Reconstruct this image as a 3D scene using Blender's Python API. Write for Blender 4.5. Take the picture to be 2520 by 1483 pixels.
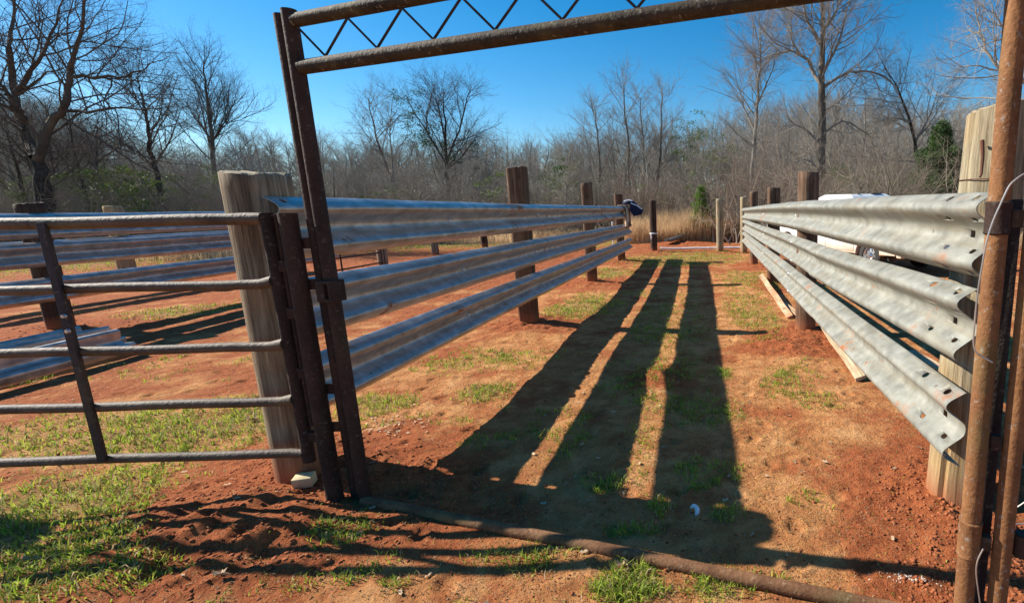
import bpy, bmesh, math, random
import numpy as np
from mathutils import Vector, Matrix
for o in list(bpy.data.objects): bpy.data.objects.remove(o)
sc = bpy.context.scene
COL = sc.collection
PI = math.pi
# ------------------------------------------------------------------ camera
PITCH, ROLL, EYE = math.radians(10.6), math.radians(1.25), 1.42
FW, FH, FPX, CX, CY = 2519., 1483., 1227., 1705., 741.   # survey units of the photo
_r0, _u0 = Vector((1,0,0)), Vector((0,math.sin(PITCH),math.cos(PITCH)))
FWD = Vector((0,math.cos(PITCH),-math.sin(PITCH)))
RGT = _r0*math.cos(ROLL)-_u0*math.sin(ROLL); UPV = _u0*math.cos(ROLL)+_r0*math.sin(ROLL)
def ray(x, y): return (x-CX)/FPX*RGT-(y-CY)/FPX*UPV+FWD
def gnd(x, y, z=0.):
    d = ray(x,y); return Vector((0,0,EYE))+d*((z-EYE)/d.z)
def atY(x, y, Y):
    d = ray(x,y); return Vector((0,0,EYE))+d*(Y/d.y)
cd = bpy.data.cameras.new('camera'); cam = bpy.data.objects.new('camera', cd); COL.objects.link(cam)
cam.matrix_world = Matrix.Translation((0,0,EYE)) @ Matrix((RGT,UPV,-FWD)).transposed().to_4x4()
cd.sensor_width = 36; cd.lens = 36*FPX/FW; cd.shift_x = -(CX-FW/2)/FW; cd.shift_y = 0
cd.clip_start = .05; cd.clip_end = 2000
sc.camera = cam
# ------------------------------------------------------------------ sky, sun, exposure
ELEV = math.radians(33.7); AZ = Vector((-.975,.222,0)).normalized()
SUN = Vector((AZ.x*math.cos(ELEV), AZ.y*math.cos(ELEV), math.sin(ELEV)))
w = bpy.data.worlds.new('World'); sc.world = w; w.use_nodes = True
nt = w.node_tree; nt.nodes.clear()
sky = nt.nodes.new('ShaderNodeTexSky'); sky.sky_type = 'NISHITA'; sky.sun_disc = False
sky.sun_elevation = ELEV; sky.sun_rotation = math.atan2(AZ.x, AZ.y)
sky.air_density = 1.0; sky.dust_density = .2; sky.ozone_density = 3.
hs = nt.nodes.new('ShaderNodeHueSaturation'); hs.inputs['Saturation'].default_value = 1.45; hs.inputs['Hue'].default_value = .495
bg = nt.nodes.new('ShaderNodeBackground'); bg.inputs[1].default_value = .081
wo = nt.nodes.new('ShaderNodeOutputWorld')
nt.links.new(sky.outputs[0], hs.inputs['Color']); nt.links.new(hs.outputs[0], bg.inputs[0]); nt.links.new(bg.outputs[0], wo.inputs[0])
sl = bpy.data.lights.new('sun','SUN'); sl.energy = 5.0; sl.angle = math.radians(.5); sl.color = (1,.93,.82)
so = bpy.data.objects.new('sun', sl); COL.objects.link(so); so.rotation_euler = SUN.to_track_quat('Z','Y').to_euler(); so.location = (-20,5,15)
vs = sc.view_settings; vs.view_transform = 'Standard'; vs.look = 'None'; vs.gamma = 1; vs.exposure = .9; vs.use_curve_mapping = False
sc.render.resolution_x = 1024; sc.render.resolution_y = 602
rng = np.random.default_rng(7); random.seed(7)
# ------------------------------------------------------------------ noise
def _h(ix, iy, s):
    n = (ix.astype(np.int64)*374761393+iy.astype(np.int64)*668265263+s*1442695041) & 0x7fffffff
    n = ((n ^ (n>>13))*1274126177) & 0x7fffffff
    return ((n ^ (n>>16)) & 0xffff)/65535.
def vn(x, y, s=0):
    x = np.asarray(x,float); y = np.asarray(y,float)
    ix, iy = np.floor(x), np.floor(y); fx, fy = x-ix, y-iy
    fx = fx*fx*(3-2*fx); fy = fy*fy*(3-2*fy)
    a = _h(ix,iy,s); b = _h(ix+1,iy,s); c = _h(ix,iy+1,s); d = _h(ix+1,iy+1,s)
    return (a*(1-fx)+b*fx)*(1-fy)+(c*(1-fx)+d*fx)*fy
def fbm(x, y, s=0, o=4):
    t = 0; a = .5; n = 0
    for i in range(o): t = t+a*vn(x*2**i, y*2**i, s+i*17); n += a; a *= .5
    return t/n
def sst(a, b, x): t = np.clip((x-a)/(b-a),0,1); return t*t*(3-2*t)
# ------------------------------------------------------------------ materials
MATS = {}
class NB:
    def __init__(s, name):
        s.m = bpy.data.materials.new(name); s.m.use_nodes = True; s.t = s.m.node_tree; s.t.nodes.clear()
        s.o = s.n('ShaderNodeOutputMaterial'); s.b = s.n('ShaderNodeBsdfPrincipled'); s.l(s.b.outputs[0], s.o.inputs[0])
        MATS[name] = s.m; s._tc = None
    def n(s, t, **k):
        x = s.t.nodes.new(t)
        for a, v in k.items(): setattr(x, a, v)
        return x
    def l(s, a, b): s.t.links.new(a, b)
    def co(s, scale=(1,1,1), loc=(0,0,0), rnd=True):
        if s._tc is None:
            s._tc = s.n('ShaderNodeTexCoord')
            oi = s.n('ShaderNodeObjectInfo'); v = s.n('ShaderNodeVectorMath', operation='ADD'); mu = s.n('ShaderNodeMath', operation='MULTIPLY'); mu.inputs[1].default_value = 37.
            s.l(oi.outputs['Random'], mu.inputs[0]); s.l(s._tc.outputs['Object'], v.inputs[0]); s.l(mu.outputs[0], v.inputs[1]); s._v = v
        m = s.n('ShaderNodeMapping'); m.inputs['Scale'].default_value = scale; m.inputs['Location'].default_value = loc
        s.l(s._v.outputs[0] if rnd else s._tc.outputs['Object'], m.inputs[0]); return m.outputs[0]
    def noise(s, scale, vec=None, detail=6, rough=.6, dist=0):
        x = s.n('ShaderNodeTexNoise'); x.inputs['Scale'].default_value = scale; x.inputs['Detail'].default_value = detail
        x.inputs['Roughness'].default_value = rough; x.inputs['Distortion'].default_value = dist
        s.l(vec if vec is not None else s.co(), x.inputs['Vector']); return x.outputs[0]
    def ramp(s, f, stops):
        r = s.n('ShaderNodeValToRGB'); e = r.color_ramp.elements
        while len(e) < len(stops): e.new(.5)
        for i, (p, c) in enumerate(stops):
            e[i].position = p; e[i].color = (c,c,c,1) if isinstance(c,(int,float)) else (*c,1)
        s.l(f, r.inputs[0]); return r.outputs[0]
    def mix(s, f, a, b, mode='MIX'):
        x = s.n('ShaderNodeMix', data_type='RGBA', blend_type=mode)
        for v, i in ((f,0),(a,6),(b,7)):
            if isinstance(v,(int,float)): x.inputs[i].default_value = v
            elif isinstance(v, tuple): x.inputs[i].default_value = (*v,1)
            else: s.l(v, x.inputs[i])
        return x.outputs[2]
    def math(s, op, a, b=0.):
        x = s.n('ShaderNodeMath', operation=op)
        for v, i in ((a,0),(b,1)):
            if isinstance(v,(int,float)): x.inputs[i].default_value = v
            else: s.l(v, x.inputs[i])
        return x.outputs[0]
    def bump(s, h, st=.5, dist=.01, nrm=None):
        x = s.n('ShaderNodeBump'); x.inputs['Strength'].default_value = st; x.inputs['Distance'].default_value = dist
        s.l(h, x.inputs['Height'])
        if nrm is not None: s.l(nrm, x.inputs['Normal'])
        return x.outputs[0]
    def fin(s, col, rough=.8, metal=0., nrm=None, spec=None):
        for v, k in ((col,'Base Color'),(rough,'Roughness'),(metal,'Metallic')):
            if isinstance(v,(int,float)): s.b.inputs[k].default_value = v
            elif isinstance(v, tuple): s.b.inputs[k].default_value = (*v,1)
            else: s.l(v, s.b.inputs[k])
        if nrm is not None: s.l(nrm, s.b.inputs['Normal'])
        if spec is not None: s.b.inputs['Specular IOR Level'].default_value = spec
        return s.m
def plain(name, col, rough=.7, metal=0., var=.25, scale=8, bump=0., spec=None):
    b = NB(name); n = b.noise(scale)
    c = b.mix(b.ramp(n,[(.3,0.),(.7,1.)]), tuple(v*(1-var) for v in col), tuple(min(1,v*(1+var)) for v in col))
    return b.fin(c, rough, metal, b.bump(b.noise(scale*5), bump, .01) if bump else None, spec)
def wood(name, dark, mid, light, ax=2, crack=1., k=1., stain=None):
    b = NB(name); sc3 = [22*k,22*k,22*k]; sc3[ax] = 1.1*k
    g = b.noise(1, b.co(tuple(sc3)), 8, .65, .4)
    c = b.ramp(g, [(.30,dark),(.46,mid),(.68,light)])
    fine = b.noise(1, b.co(tuple(v*4 for v in sc3)), 4, .7)
    c = b.mix(.75, c, b.ramp(fine,[(.32,.25),(.62,1.1)]), 'MULTIPLY')
    big = b.noise(2.3, None, 4)
    c = b.mix(b.ramp(big,[(.42,0.),(.68,.75)]), c, stain or tuple(v*.55 for v in mid))
    cr = b.ramp(b.noise(1, b.co(tuple(v*.55 for v in sc3),(3,5,1)), 3, .5, .8), [(.285,0.),(.315,1.)])
    c = b.mix(crack, c, b.mix(1., c, cr, 'MULTIPLY'))
    vo = b.n('ShaderNodeTexVoronoi'); vo.inputs['Scale'].default_value = 1.; ks = [6.,6.,6.]; ks[ax] = 2.6; b.l(b.co(tuple(ks)), vo.inputs['Vector'])
    c = b.mix(b.math('MULTIPLY', b.ramp(vo.outputs['Distance'],[(.06,1.),(.16,0.)]), .75), c, tuple(v*.5 for v in dark))
    if ax == 2:
        sx = b.n('ShaderNodeSeparateXYZ'); b.l(b.co(rnd=False), sx.inputs[0]); c = b.mix(b.ramp(b.math('ADD', sx.outputs[2], b.math('MULTIPLY', big, .35)),[(.19,.8),(.36,0.)]), c, (.30,.10,.04))
    h = b.math('ADD', b.math('MULTIPLY', g, .7), b.math('MULTIPLY', cr, .6*crack)); h = b.math('ADD', h, b.math('MULTIPLY', fine, .3))
    return b.fin(c, .88, 0, b.bump(h, .9, .012), .25)
wood('wood_pale', (.11,.085,.05), (.29,.235,.145), (.48,.41,.28), stain=(.40,.24,.09))
wood('wood_grey', (.10,.085,.06), (.23,.19,.13), (.42,.36,.25), stain=(.22,.12,.06))
wood('wood_brown', (.05,.030,.018), (.13,.078,.046), (.27,.175,.11), stain=(.085,.036,.02))
wood('wood_dark', (.018,.012,.009), (.05,.032,.022), (.11,.075,.05), stain=(.035,.018,.012))
wood('plank_wood', (.34,.22,.12), (.55,.42,.26), (.72,.60,.42), ax=0, crack=.4, stain=(.50,.19,.09))
wood('wood_tan', (.11,.08,.05), (.27,.20,.125), (.44,.355,.24), stain=(.24,.13,.06), crack=.15)
plain('end_grain', (.34,.27,.17), .9, var=.4, scale=30, bump=.5)
plain('end_grain_dark', (.10,.06,.04), .9, var=.4, scale=30, bump=.5)
plain('wood_block', (.62,.50,.28), .85, var=.25, scale=14, bump=.3)
def steel(name, base, metal, r0, r1, rust=.5, dirt_or_bounce=(.30,.24,.15)):
    b = NB(name)
    n1 = b.noise(1.6, b.co((1,1,1)), 6, .6); n2 = b.noise(9, None, 6, .65); n3 = b.noise(60, None, 3, .6)
    c = b.mix(b.ramp(n2,[(.35,0.),(.65,1.)]), tuple(v*.62 for v in base), tuple(v*1.08 for v in base))
    st = b.noise(1, b.co((2.5,2.5,26)), 5, .6)
    c = b.mix(b.math('MULTIPLY', b.ramp(st,[(.45,0.),(.72,1.)]), .6), c, dirt_or_bounce)
    rm = b.math('MULTIPLY', b.ramp(n1,[(.60,0.),(.70,1.)]), b.ramp(n2,[(.48,0.),(.56,1.)]))
    rm2 = b.ramp(b.noise(5,b.co((1,1,2),(9,2,4)),8,.7),[(.66,0.),(.70,1.)])
    rm = b.math('MULTIPLY', b.math('MAXIMUM', rm, rm2), rust*1.6); rm = b.math('MINIMUM', rm, 1.)
    c = b.mix(rm, c, b.mix(n3, (.16,.05,.02), (.42,.17,.06)))
    vo = b.n('ShaderNodeTexVoronoi'); vo.inputs['Scale'].default_value = 5.; b.l(b.co((1,1,1)), vo.inputs['Vector'])
    c = b.mix(b.math('MULTIPLY', b.ramp(vo.outputs['Distance'],[(.035,1.),(.055,0.)]), .7), c, (.12,.09,.06))
    rr = b.math('ADD', b.math('MULTIPLY', n2, r1-r0), r0); rr = b.math('ADD', rr, b.math('MULTIPLY', rm, .4))
    mm = b.math('MULTIPLY', b.math('SUBTRACT', 1., rm), metal)
    return b.fin(c, rr, mm, b.bump(b.math('ADD', n2, b.math('MULTIPLY',n3,.25)), .25, .006))
steel('galvanised', (.54,.53,.51), .66, .27, .55, 1., dirt_or_bounce=(.17,.13,.085))
steel('galvanised_chalky', (.29,.29,.25), .25, .5, .75, .9, dirt_or_bounce=(.20,.165,.10))
def rust(name, a, c2, lich=.4, rough=.75, metal=.1, hi=(.33,.31,.27)):
    b = NB(name); n = b.noise(7, b.co((1,1,.5)), 8, .65); n2 = b.noise(70,None,3,.6)
    c = b.mix(b.ramp(n,[(.35,0.),(.65,1.)]), a, c2)
    c = b.mix(.5, c, b.ramp(n2,[(.3,.55),(.7,1.25)]), 'MULTIPLY')
    c = b.mix(b.math('MULTIPLY', b.ramp(b.noise(48,None,5,.6),[(.60,0.),(.66,1.)]), lich), c, hi)
    c = b.mix(b.math('MULTIPLY', b.ramp(b.noise(3,b.co((1,1,.6),(4,4,4)),5,.6),[(.55,0.),(.7,1.)]), lich), c, (.16,.15,.06))
    return b.fin(c, rough, metal, b.bump(b.math('ADD',n,n2), .7, .005), .4 if name == 'gate_pipe' else .22)
rust('rusty_pipe', (.028,.018,.015), (.065,.036,.026), .15)
rust('orange_pipe', (.17,.075,.032), (.28,.135,.055), .5)
rust('lichen_pipe', (.03,.024,.018), (.075,.056,.034), .4, hi=(.36,.36,.27))
rust('gate_pipe', (.06,.036,.023), (.13,.088,.058), .3, .66, 0., hi=(.20,.12,.07))
rust('ground_pipe', (.12,.052,.024), (.25,.125,.058), .5, .8, 0, hi=(.36,.24,.15))
rust('rod', (.035,.028,.03), (.07,.055,.05), .2)
plain('wire', (.42,.40,.37), .4, .7); plain('bolt_metal', (.6,.6,.6), .35, .8); plain('rust_nail', (.12,.045,.02), .8)
plain('bone_white', (.75,.70,.68), .7, var=.2, scale=60, bump=.4)
plain('dry_leaf', (.46,.32,.19), .8, var=.4, scale=25)
plain('lime', (.50,.40,.33), .9, var=.25, scale=40)
plain('bin_white', (.7,.7,.68), .5)
def bark(name, a, c2):
    b = NB(name); n = b.noise(1, b.co((9,9,2)), 6, .65)
    c = b.ramp(n, [(.32,a),(.66,c2)])
    return b.fin(c, .95, 0, b.bump(n, .8, .03), .1)
bark('bark', (.05,.042,.036), (.20,.17,.14)); bark('bark_light', (.12,.105,.09), (.36,.33,.28)); bark('bark_dark', (.022,.019,.018), (.075,.062,.055))
plain('twig', (.26,.23,.195), .95, var=.35, scale=1.2, spec=.1); plain('twig_dark', (.12,.10,.085), .95, var=.3, scale=1.2, spec=.1)
plain('twig_pale', (.33,.30,.25), .95, var=.35, scale=1.2, spec=.1)
plain('brush_twig', (.26,.215,.165), .95, var=.5, scale=.5, spec=.1); plain('red_twig', (.20,.10,.065), .95, var=.4, scale=.8, spec=.1)
def leafy(name, a, c2, sc_=3., tr=.3):
    b = NB(name); n = b.noise(sc_, None, 5, .7); c = b.ramp(n,[(.3,a),(.7,c2)])
    t = b.n('ShaderNodeBsdfTranslucent'); b.l(c, t.inputs[0]); m = b.n('ShaderNodeMixShader'); m.inputs[0].default_value = tr
    b.fin(c, .7, 0, None, .3); b.l(b.b.outputs[0], m.inputs[1]); b.l(t.outputs[0], m.inputs[2]); b.l(m.outputs[0], b.o.inputs[0]); return b.m
leafy('vine_leaf', (.045,.075,.018), (.15,.21,.05), .5); leafy('cedar_leaf', (.022,.055,.016), (.085,.155,.04), 1.5, .25)
leafy('pine_needle', (.05,.12,.015), (.17,.30,.04), 3); leafy('sedge', (.50,.31,.16), (.80,.60,.36), .7, .45); leafy('ivy_leaf', (.03,.06,.012), (.08,.13,.03), 2)
def grassm():
    b = NB('grass_blade'); a = b.n('ShaderNodeAttribute', attribute_name='tint')
    c = b.ramp(a.outputs['Fac'], [(0.,(.07,.14,.015)),(.35,(.32,.43,.04)),(.60,(.52,.55,.08)),(.72,(.24,.16,.06)),(.85,(.34,.22,.10)),(1.,(.62,.46,.27))])
    t = b.n('ShaderNodeBsdfTranslucent'); b.l(c, t.inputs[0]); m = b.n('ShaderNodeMixShader'); m.inputs[0].default_value = .45
    b.fin(c, .6, 0, None, .3); b.l(b.b.outputs[0], m.inputs[1]); b.l(t.outputs[0], m.inputs[2]); b.l(m.outputs[0], b.o.inputs[0])
grassm()
def groundm():
    b = NB('red_soil'); v = b.co((1,1,1), rnd=False)
    at = b.n('ShaderNodeAttribute', attribute_name='mask'); sp = b.n('ShaderNodeSeparateColor'); b.l(at.outputs['Color'], sp.inputs[0])
    n1 = b.noise(1.7, v, 6, .6); n2 = b.noise(14, v, 8, .7); n3 = b.noise(95, v, 5, .7); n4 = b.noise(5, v, 6, .65, .6)
    sand = b.ramp(n4,[(.3,(.30,.108,.038)),(.5,(.51,.225,.083)),(.72,(.67,.36,.155))])
    clay = b.ramp(n2,[(.3,(.17,.045,.018)),(.5,(.36,.105,.038)),(.72,(.48,.17,.065))])
    k = b.math('ADD', sp.outputs[0], b.math('MULTIPLY', b.math('SUBTRACT', n1, .49), 2.6)); k = b.math('ADD', k, b.math('MULTIPLY', b.math('SUBTRACT', n2, .5), .9))
    c = b.mix(b.ramp(k,[(.30,0.),(.62,1.)]), sand, clay)
    gk = b.math('ADD', sp.outputs[1], b.math('MULTIPLY', b.math('SUBTRACT', n2, .5), 1.4))
    gcol = b.ramp(n2,[(.3,(.16,.10,.035)),(.55,(.27,.20,.06)),(.7,(.36,.27,.12))])
    c = b.mix(b.math('MULTIPLY', b.ramp(gk,[(.40,0.),(.85,1.)]), .6), c, gcol)
    # litter: short dark and pale crumbs of straw, pebbles and root
    sp3 = b.ramp(b.noise(1, b.co((160,60,60), rnd=False), 3, .6),[(.31,1.),(.35,0.)])
    c = b.mix(b.math('MULTIPLY', sp3, .8), c, (.075,.04,.022))
    sp4 = b.ramp(b.noise(1, b.co((70,150,60),(5,3,1), rnd=False), 3, .6),[(.67,0.),(.71,1.)])
    c = b.mix(b.math('MULTIPLY', sp4, .5), c, (.60,.45,.28))
    c = b.mix(b.math('MULTIPLY', b.ramp(b.noise(9,b.co((1,1,1),(7,1,2),rnd=False),7,.7),[(.6,0.),(.72,1.)]), .5), c, (.12,.06,.035))
    c = b.mix(sp.outputs[2], c, b.ramp(n2,[(.3,(.11,.085,.055)),(.7,(.28,.22,.14))]))
    h = b.math('ADD', b.math('MULTIPLY', n2, 1.), b.math('MULTIPLY', n3, .35)); h = b.math('ADD', h, b.math('MULTIPLY', n4, 1.2))
    b.fin(c, .95, 0, b.bump(h, 1., .035), .1)
groundm()
def paint(name, c, dirt_or_bounce=True):
    b = NB(name); g = b.n('ShaderNodeSeparateXYZ'); b.l(b.co(rnd=False), g.inputs[0])
    f = b.ramp(b.math('ADD', g.outputs[2], b.math('MULTIPLY', b.noise(4), .35)),[(.55,.85),(.95,0.)])  # lower body tinted warm: ground reflection painted in along with dirt
    b.fin(b.mix(f, c, (.50,.30,.14)) if dirt_or_bounce else c, .3)
    b.b.inputs['Coat Weight'].default_value = .4
paint('white_paint', (.80,.80,.78)); plain('rubber_hollow_black', (.025,.024,.023), .85, scale=20, bump=.3); plain('rim_metal', (.65,.66,.68), .25, .85)
plain('dark_trim', (.03,.03,.032), .5); plain('amber_lens', (.7,.25,.03), .3)
b_ = NB('truck_glass'); b_.fin((.03,.04,.05), .08); 
plain('tan_cloth', (.50,.36,.26), .95, var=.2, scale=20, bump=.5); plain('navy_cloth', (.012,.016,.05), .9, var=.3, scale=20); plain('white_cloth', (.75,.78,.85), .9); plain('brown_cloth', (.13,.05,.03), .95, var=.3, scale=20)
# ------------------------------------------------------------------ mesh builder
class MB:
    def __init__(s): s.v = []; s.f = []; s.mi = []; s.nv = 0; s.tint = []
    def add(s, verts, faces, m=0):
        verts = np.asarray(verts, float).reshape(-1,3); s.v.append(verts)
        for f in faces: s.f.append(tuple(i+s.nv for i in f)); s.mi.append(m)
        s.nv += len(verts)
    def tube(s, pts, rad, n=12, m=0, caps=True, closed_ref=None):
        pts = [Vector(p) for p in pts]; N = len(pts)
        if not hasattr(rad,'__len__'): rad = [rad]*N
        ref = None; rings = []
        for i in range(N):
            t = (pts[min(i+1,N-1)]-pts[max(i-1,0)])
            t = t.normalized() if t.length > 1e-9 else Vector((0,0,1))
            if ref is None: ref = (Vector((0,0,1)) if abs(t.z) < .9 else Vector((1,0,0)))
            a = (ref-t*ref.dot(t)).normalized(); ref = a; b = t.cross(a)
            rings.append([pts[i]+(a*math.cos(2*PI*k/n)+b*math.sin(2*PI*k/n))*rad[i] for k in range(n)])
        vs_ = [v for r in rings for v in r]
        fs = [(i*n+k, i*n+(k+1)%n, (i+1)*n+(k+1)%n, (i+1)*n+k) for i in range(N-1) for k in range(n)]
        if caps: fs += [tuple(reversed(range(n))), tuple(range((N-1)*n, N*n))]
        s.add([tuple(v) for v in vs_], fs, m)
    def box(s, c, sz, rot=None, m=0, bev=0.):
        bm = bmesh.new(); bmesh.ops.create_cube(bm, size=1)
        bmesh.ops.scale(bm, vec=sz, verts=bm.verts)
        if bev: bmesh.ops.bevel(bm, geom=bm.edges[:], offset=bev, segments=2, profile=.6, affect='EDGES')
        if rot is not None: bmesh.ops.transform(bm, matrix=rot.to_4x4(), verts=bm.verts)
        bmesh.ops.translate(bm, vec=c, verts=bm.verts); bm.verts.index_update()
        s.add([tuple(v.co) for v in bm.verts], [tuple(v.index for v in f.verts) for f in bm.faces], m); bm.free()
    def build(s, name, mats, parent=None, loc=None, smooth=True, angle=40):
        me = bpy.data.meshes.new(name); V = np.concatenate(s.v) if s.v else np.zeros((0,3))
        loc = Vector(loc) if loc is not None else Vector((0,0,0))
        V = V-np.array(loc); me.from_pydata(V.tolist(), [], s.f)
        for m in (mats if isinstance(mats,(list,tuple)) else [mats]): me.materials.append(MATS[m])
        me.polygons.foreach_set('material_index', s.mi)
        if smooth:
            me.polygons.foreach_set('use_smooth', [True]*len(s.f)); me.update()
            if angle: me.set_sharp_from_angle(angle=math.radians(angle))
        me.update(); o = bpy.data.objects.new(name, me); COL.objects.link(o); o.location = loc
        if parent is not None:
            o.parent = parent; o.location = loc-parent.location
        return o
def meshnp(name, V, F, mat, parent=None, smooth=False, loc=None):
    """V (n,3), F (m,k) fast builder"""
    me = bpy.data.meshes.new(name); V = np.asarray(V,np.float32); F = np.asarray(F,np.int32); k = F.shape[1]
    me.vertices.add(len(V)); me.vertices.foreach_set('co', V.ravel())
    me.loops.add(F.size); me.loops.foreach_set('vertex_index', F.ravel())
    me.polygons.add(len(F)); me.polygons.foreach_set('loop_start', np.arange(0,F.size,k,dtype=np.int32))
    if smooth: me.polygons.foreach_set('use_smooth', np.ones(len(F),bool))
    me.update(calc_edges=True); me.materials.append(MATS[mat])
    o = bpy.data.objects.new(name, me); COL.objects.link(o)
    if parent is not None: o.parent = parent
    if loc is not None: o.location = loc
    return o
def tag(o, label, cat=None, group=None, kind=None):
    if label: o['label'] = label
    if cat: o['category'] = cat
    if group: o['group'] = group
    if kind: o['kind'] = kind
    return o
def thing(name, label, cat, loc=(0,0,0), group=None):
    o = bpy.data.objects.new(name, None); COL.objects.link(o); o.location = loc; o.empty_display_size = .1
    return tag(o, label, cat, group)
# ------------------------------------------------------------------ ground
MOUNDS = [(-2.25,2.12,.55,.055,1),(-1.5,2.25,.4,.02,1),(1.0,4.9,.5,.03,1),(-.3,4.1,.35,.03,.6),(-2.1,2.45,.75,.045,1),(-2.05,6.15,.7,.06,1),(-2.0,9.8,.75,.05,1),(-1.95,13.7,.7,.05,1),(1.3,5.5,.6,.045,1),(1.5,9.1,.6,.05,1),(1.52,12.2,.5,.04,1),
          (-1.26,16.7,.6,.05,1),(.9,15.85,.6,.05,1),(1.25,2.15,.5,.03,1),(-8.4,6.5,.8,.05,1),(-.55,20.6,1.4,.10,1),(.95,1.45,.35,.015,1)]
def E(x, y, rx, ry): p = gnd(x,y); q = gnd(x+rx,y); r = gnd(x,y-ry); return (p.x,p.y,abs(q.x-p.x)+.01,abs(r.y-p.y)+.01)
GRASS = [(*E(90,1240,260,90),1.),(*E(60,1400,210,90),.9),(*E(430,1055,240,60),1.),(*E(180,1060,230,50),.75),(*E(600,1040,110,45),1.),(*E(450,765,90,14),1.),(*E(1560,1450,260,40),.28),(*E(1540,1440,60,32),1.),
 (*E(850,1320,90,40),.5),(*E(1190,965,60,22),.9),(*E(1180,880,260,40),.42),(*E(940,850,150,50),.5),(*E(900,985,40,14),.9),(*E(930,1000,80,30),.7),(*E(1680,636,150,14),1.),(*E(1440,750,90,28),.75),(*E(1840,760,70,50),.65),(*E(1840,690,80,25),.65),(*E(1500,672,60,12),.9),
 (*E(1930,930,60,30),.55),(*E(1480,1190,50,22),.75),(*E(1560,1305,60,14),.6),(*E(1790,1265,40,18),.6),(*E(1640,820,160,120),.40),(*E(1780,920,25,14),.9),(*E(900,590,240,14),.9),(*E(1200,588,260,13),1.),(*E(420,625,260,22),1.),(*E(1300,1370,200,50),.35),(*E(2100,1100,260,120),.22),(*E(1720,1010,200,60),.35),(*E(1450,600,120,8),.8),(*E(640,1010,60,60),.8),(*E(2000,1230,100,60),.3),(*E(250,1440,200,60),.6),(*E(1820,1440,160,40),.4)]
def masks(x, y):
    clay = np.full_like(x, .30); clay = clay+.28*sst(-2.2,-3.2,x)*sst(3.4,4.2,y)+.25*(fbm(x*.8,y*.8,5)-.5)
    clay = clay+.35*sst(.4,1.6,x)*sst(3.4,2.2,y)
    for (a,b,r,h,k) in MOUNDS: clay = clay+.75*np.exp(-(((x-a)**2+(y-b)**2)/(r*r))*1.1)
    clay = clay+.35*sst(6,15,y)
    g = np.zeros_like(x)
    for (a,b,rx,ry,s) in GRASS:
        d = ((x-a)/rx)**2+((y-b)/ry)**2; g = np.maximum(g, s*np.exp(-d*.8))
    g = g*(.45+1.1*fbm(x*3.1,y*3.1,9,3))
    g = np.maximum(g, .37*sst(.50,.66,fbm(x*1.3,y*1.3,81,3))*sst(.45,.62,fbm(x*5,y*5,82,2))*(1-.6*sst(.5,.9,clay)))
    far = sst(21,26,y+.05*np.abs(x)); far = np.maximum(far, sst(-19,-25,x)); far = np.maximum(far, sst(8,12,x)*sst(4,10,y)*.0)
    clay = clay-.3*g
    return np.clip(clay,0,1), np.clip(g,0,1), far
def hgt(x, y):
    h = .05*(fbm(x*.5,y*.5,1,3)-.5)*sst(3,7,np.hypot(x,y))
    h = h+.018*(fbm(x*2.3,y*2.3,2,3)-.5)
    cl, g, far = masks(x,y)
    rough = .35+.9*sst(.55,.95,cl)
    near = 1-sst(14,30,np.hypot(x,y))
    h = h+near*rough*(.030*(fbm(x*7,y*7,3,3)-.5)+.017*(fbm(x*21,y*21,4,3)-.5))
    rd = fbm(x*9,y*9,31,2); h = h+near*sst(.6,1,cl)*.030*np.maximum(0,rd-.55)*2
    for (a,b,r,hh,k) in MOUNDS: h = h+hh*np.exp(-((x-a)**2+(y-b)**2)/(r*r)*1.3)*(.6+.8*fbm(x*6,y*6,12,2))
    ln = (y-2.266+.32*(x+1.665))/1.05; h = np.where(np.abs(ln)<.3,h*(1-.6*np.exp(-(ln/.12)**2)),h)+.020*np.exp(-((np.abs(ln)-.035)/.035)**2)*sst(-1.8,-1.5,x)*sst(1.1,.8,x)*fbm(x*6,y*6,61,3)
    # hoof and boot prints
    qx, qy = x/.27, y/.27; cx_, cy_ = np.floor(qx), np.floor(qy); jx, jy = .3+.4*_h(cx_,cy_,71), .3+.4*_h(cx_,cy_,72); an = 6.28*_h(cx_,cy_,73); on = _h(cx_,cy_,74) < .5
    ux, uy = (qx-cx_-jx)*.27, (qy-cy_-jy)*.27; vx, vy = ux*np.cos(an)+uy*np.sin(an), -ux*np.sin(an)+uy*np.cos(an); rr = np.hypot(vx/.062,vy/.042)
    h = h+near*on*(.007*np.exp(-((rr-1.15)/.3)**2)-.014*sst(1.1,.5,rr))*(1-.6*g)
    h = h-.25*sst(2.4,3.6,x)*sst(6,9,y)
    fd = np.hypot(x,y); h = h+6.5*sst(62,150,fd)+2.*sst(150,400,fd)
    return h
def axis(lo, hi, a, b, st, gr, mx=1e9):
    r = list(np.arange(a,b,st)); s = st; v = r[-1]
    while v < hi: s = min(s*gr,mx); v += s; r.append(v)
    s = st; v = r[0]; l = []
    while v > lo: s = min(s*gr,mx); v -= s; l.append(v)
    return np.array(l[::-1]+r)
gx = axis(-450,450,-4.4,2.2,.0185,1.045); gy = axis(-60,460,1.1,4.6,.0185,1.022)
X, Y = np.meshgrid(gx,gy); nx, ny = len(gx), len(gy); xf, yf = X.ravel(), Y.ravel()
Z = hgt(xf,yf); i = np.arange(nx*ny).reshape(ny,nx)
F = np.stack([i[:-1,:-1],i[:-1,1:],i[1:,1:],i[1:,:-1]],-1).reshape(-1,4)
go = meshnp('ground', np.stack([xf,yf,Z],1), F, 'red_soil', smooth=True)
tag(go, 'bare red clay ground with sandy and grassy patches', kind='structure')
cl, g_, fr = masks(xf,yf); ca = go.data.color_attributes.new('mask','FLOAT_COLOR','POINT')
ca.data.foreach_set('color', np.stack([cl,g_,fr,np.ones_like(cl)],1).astype(np.float32).ravel())
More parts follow.
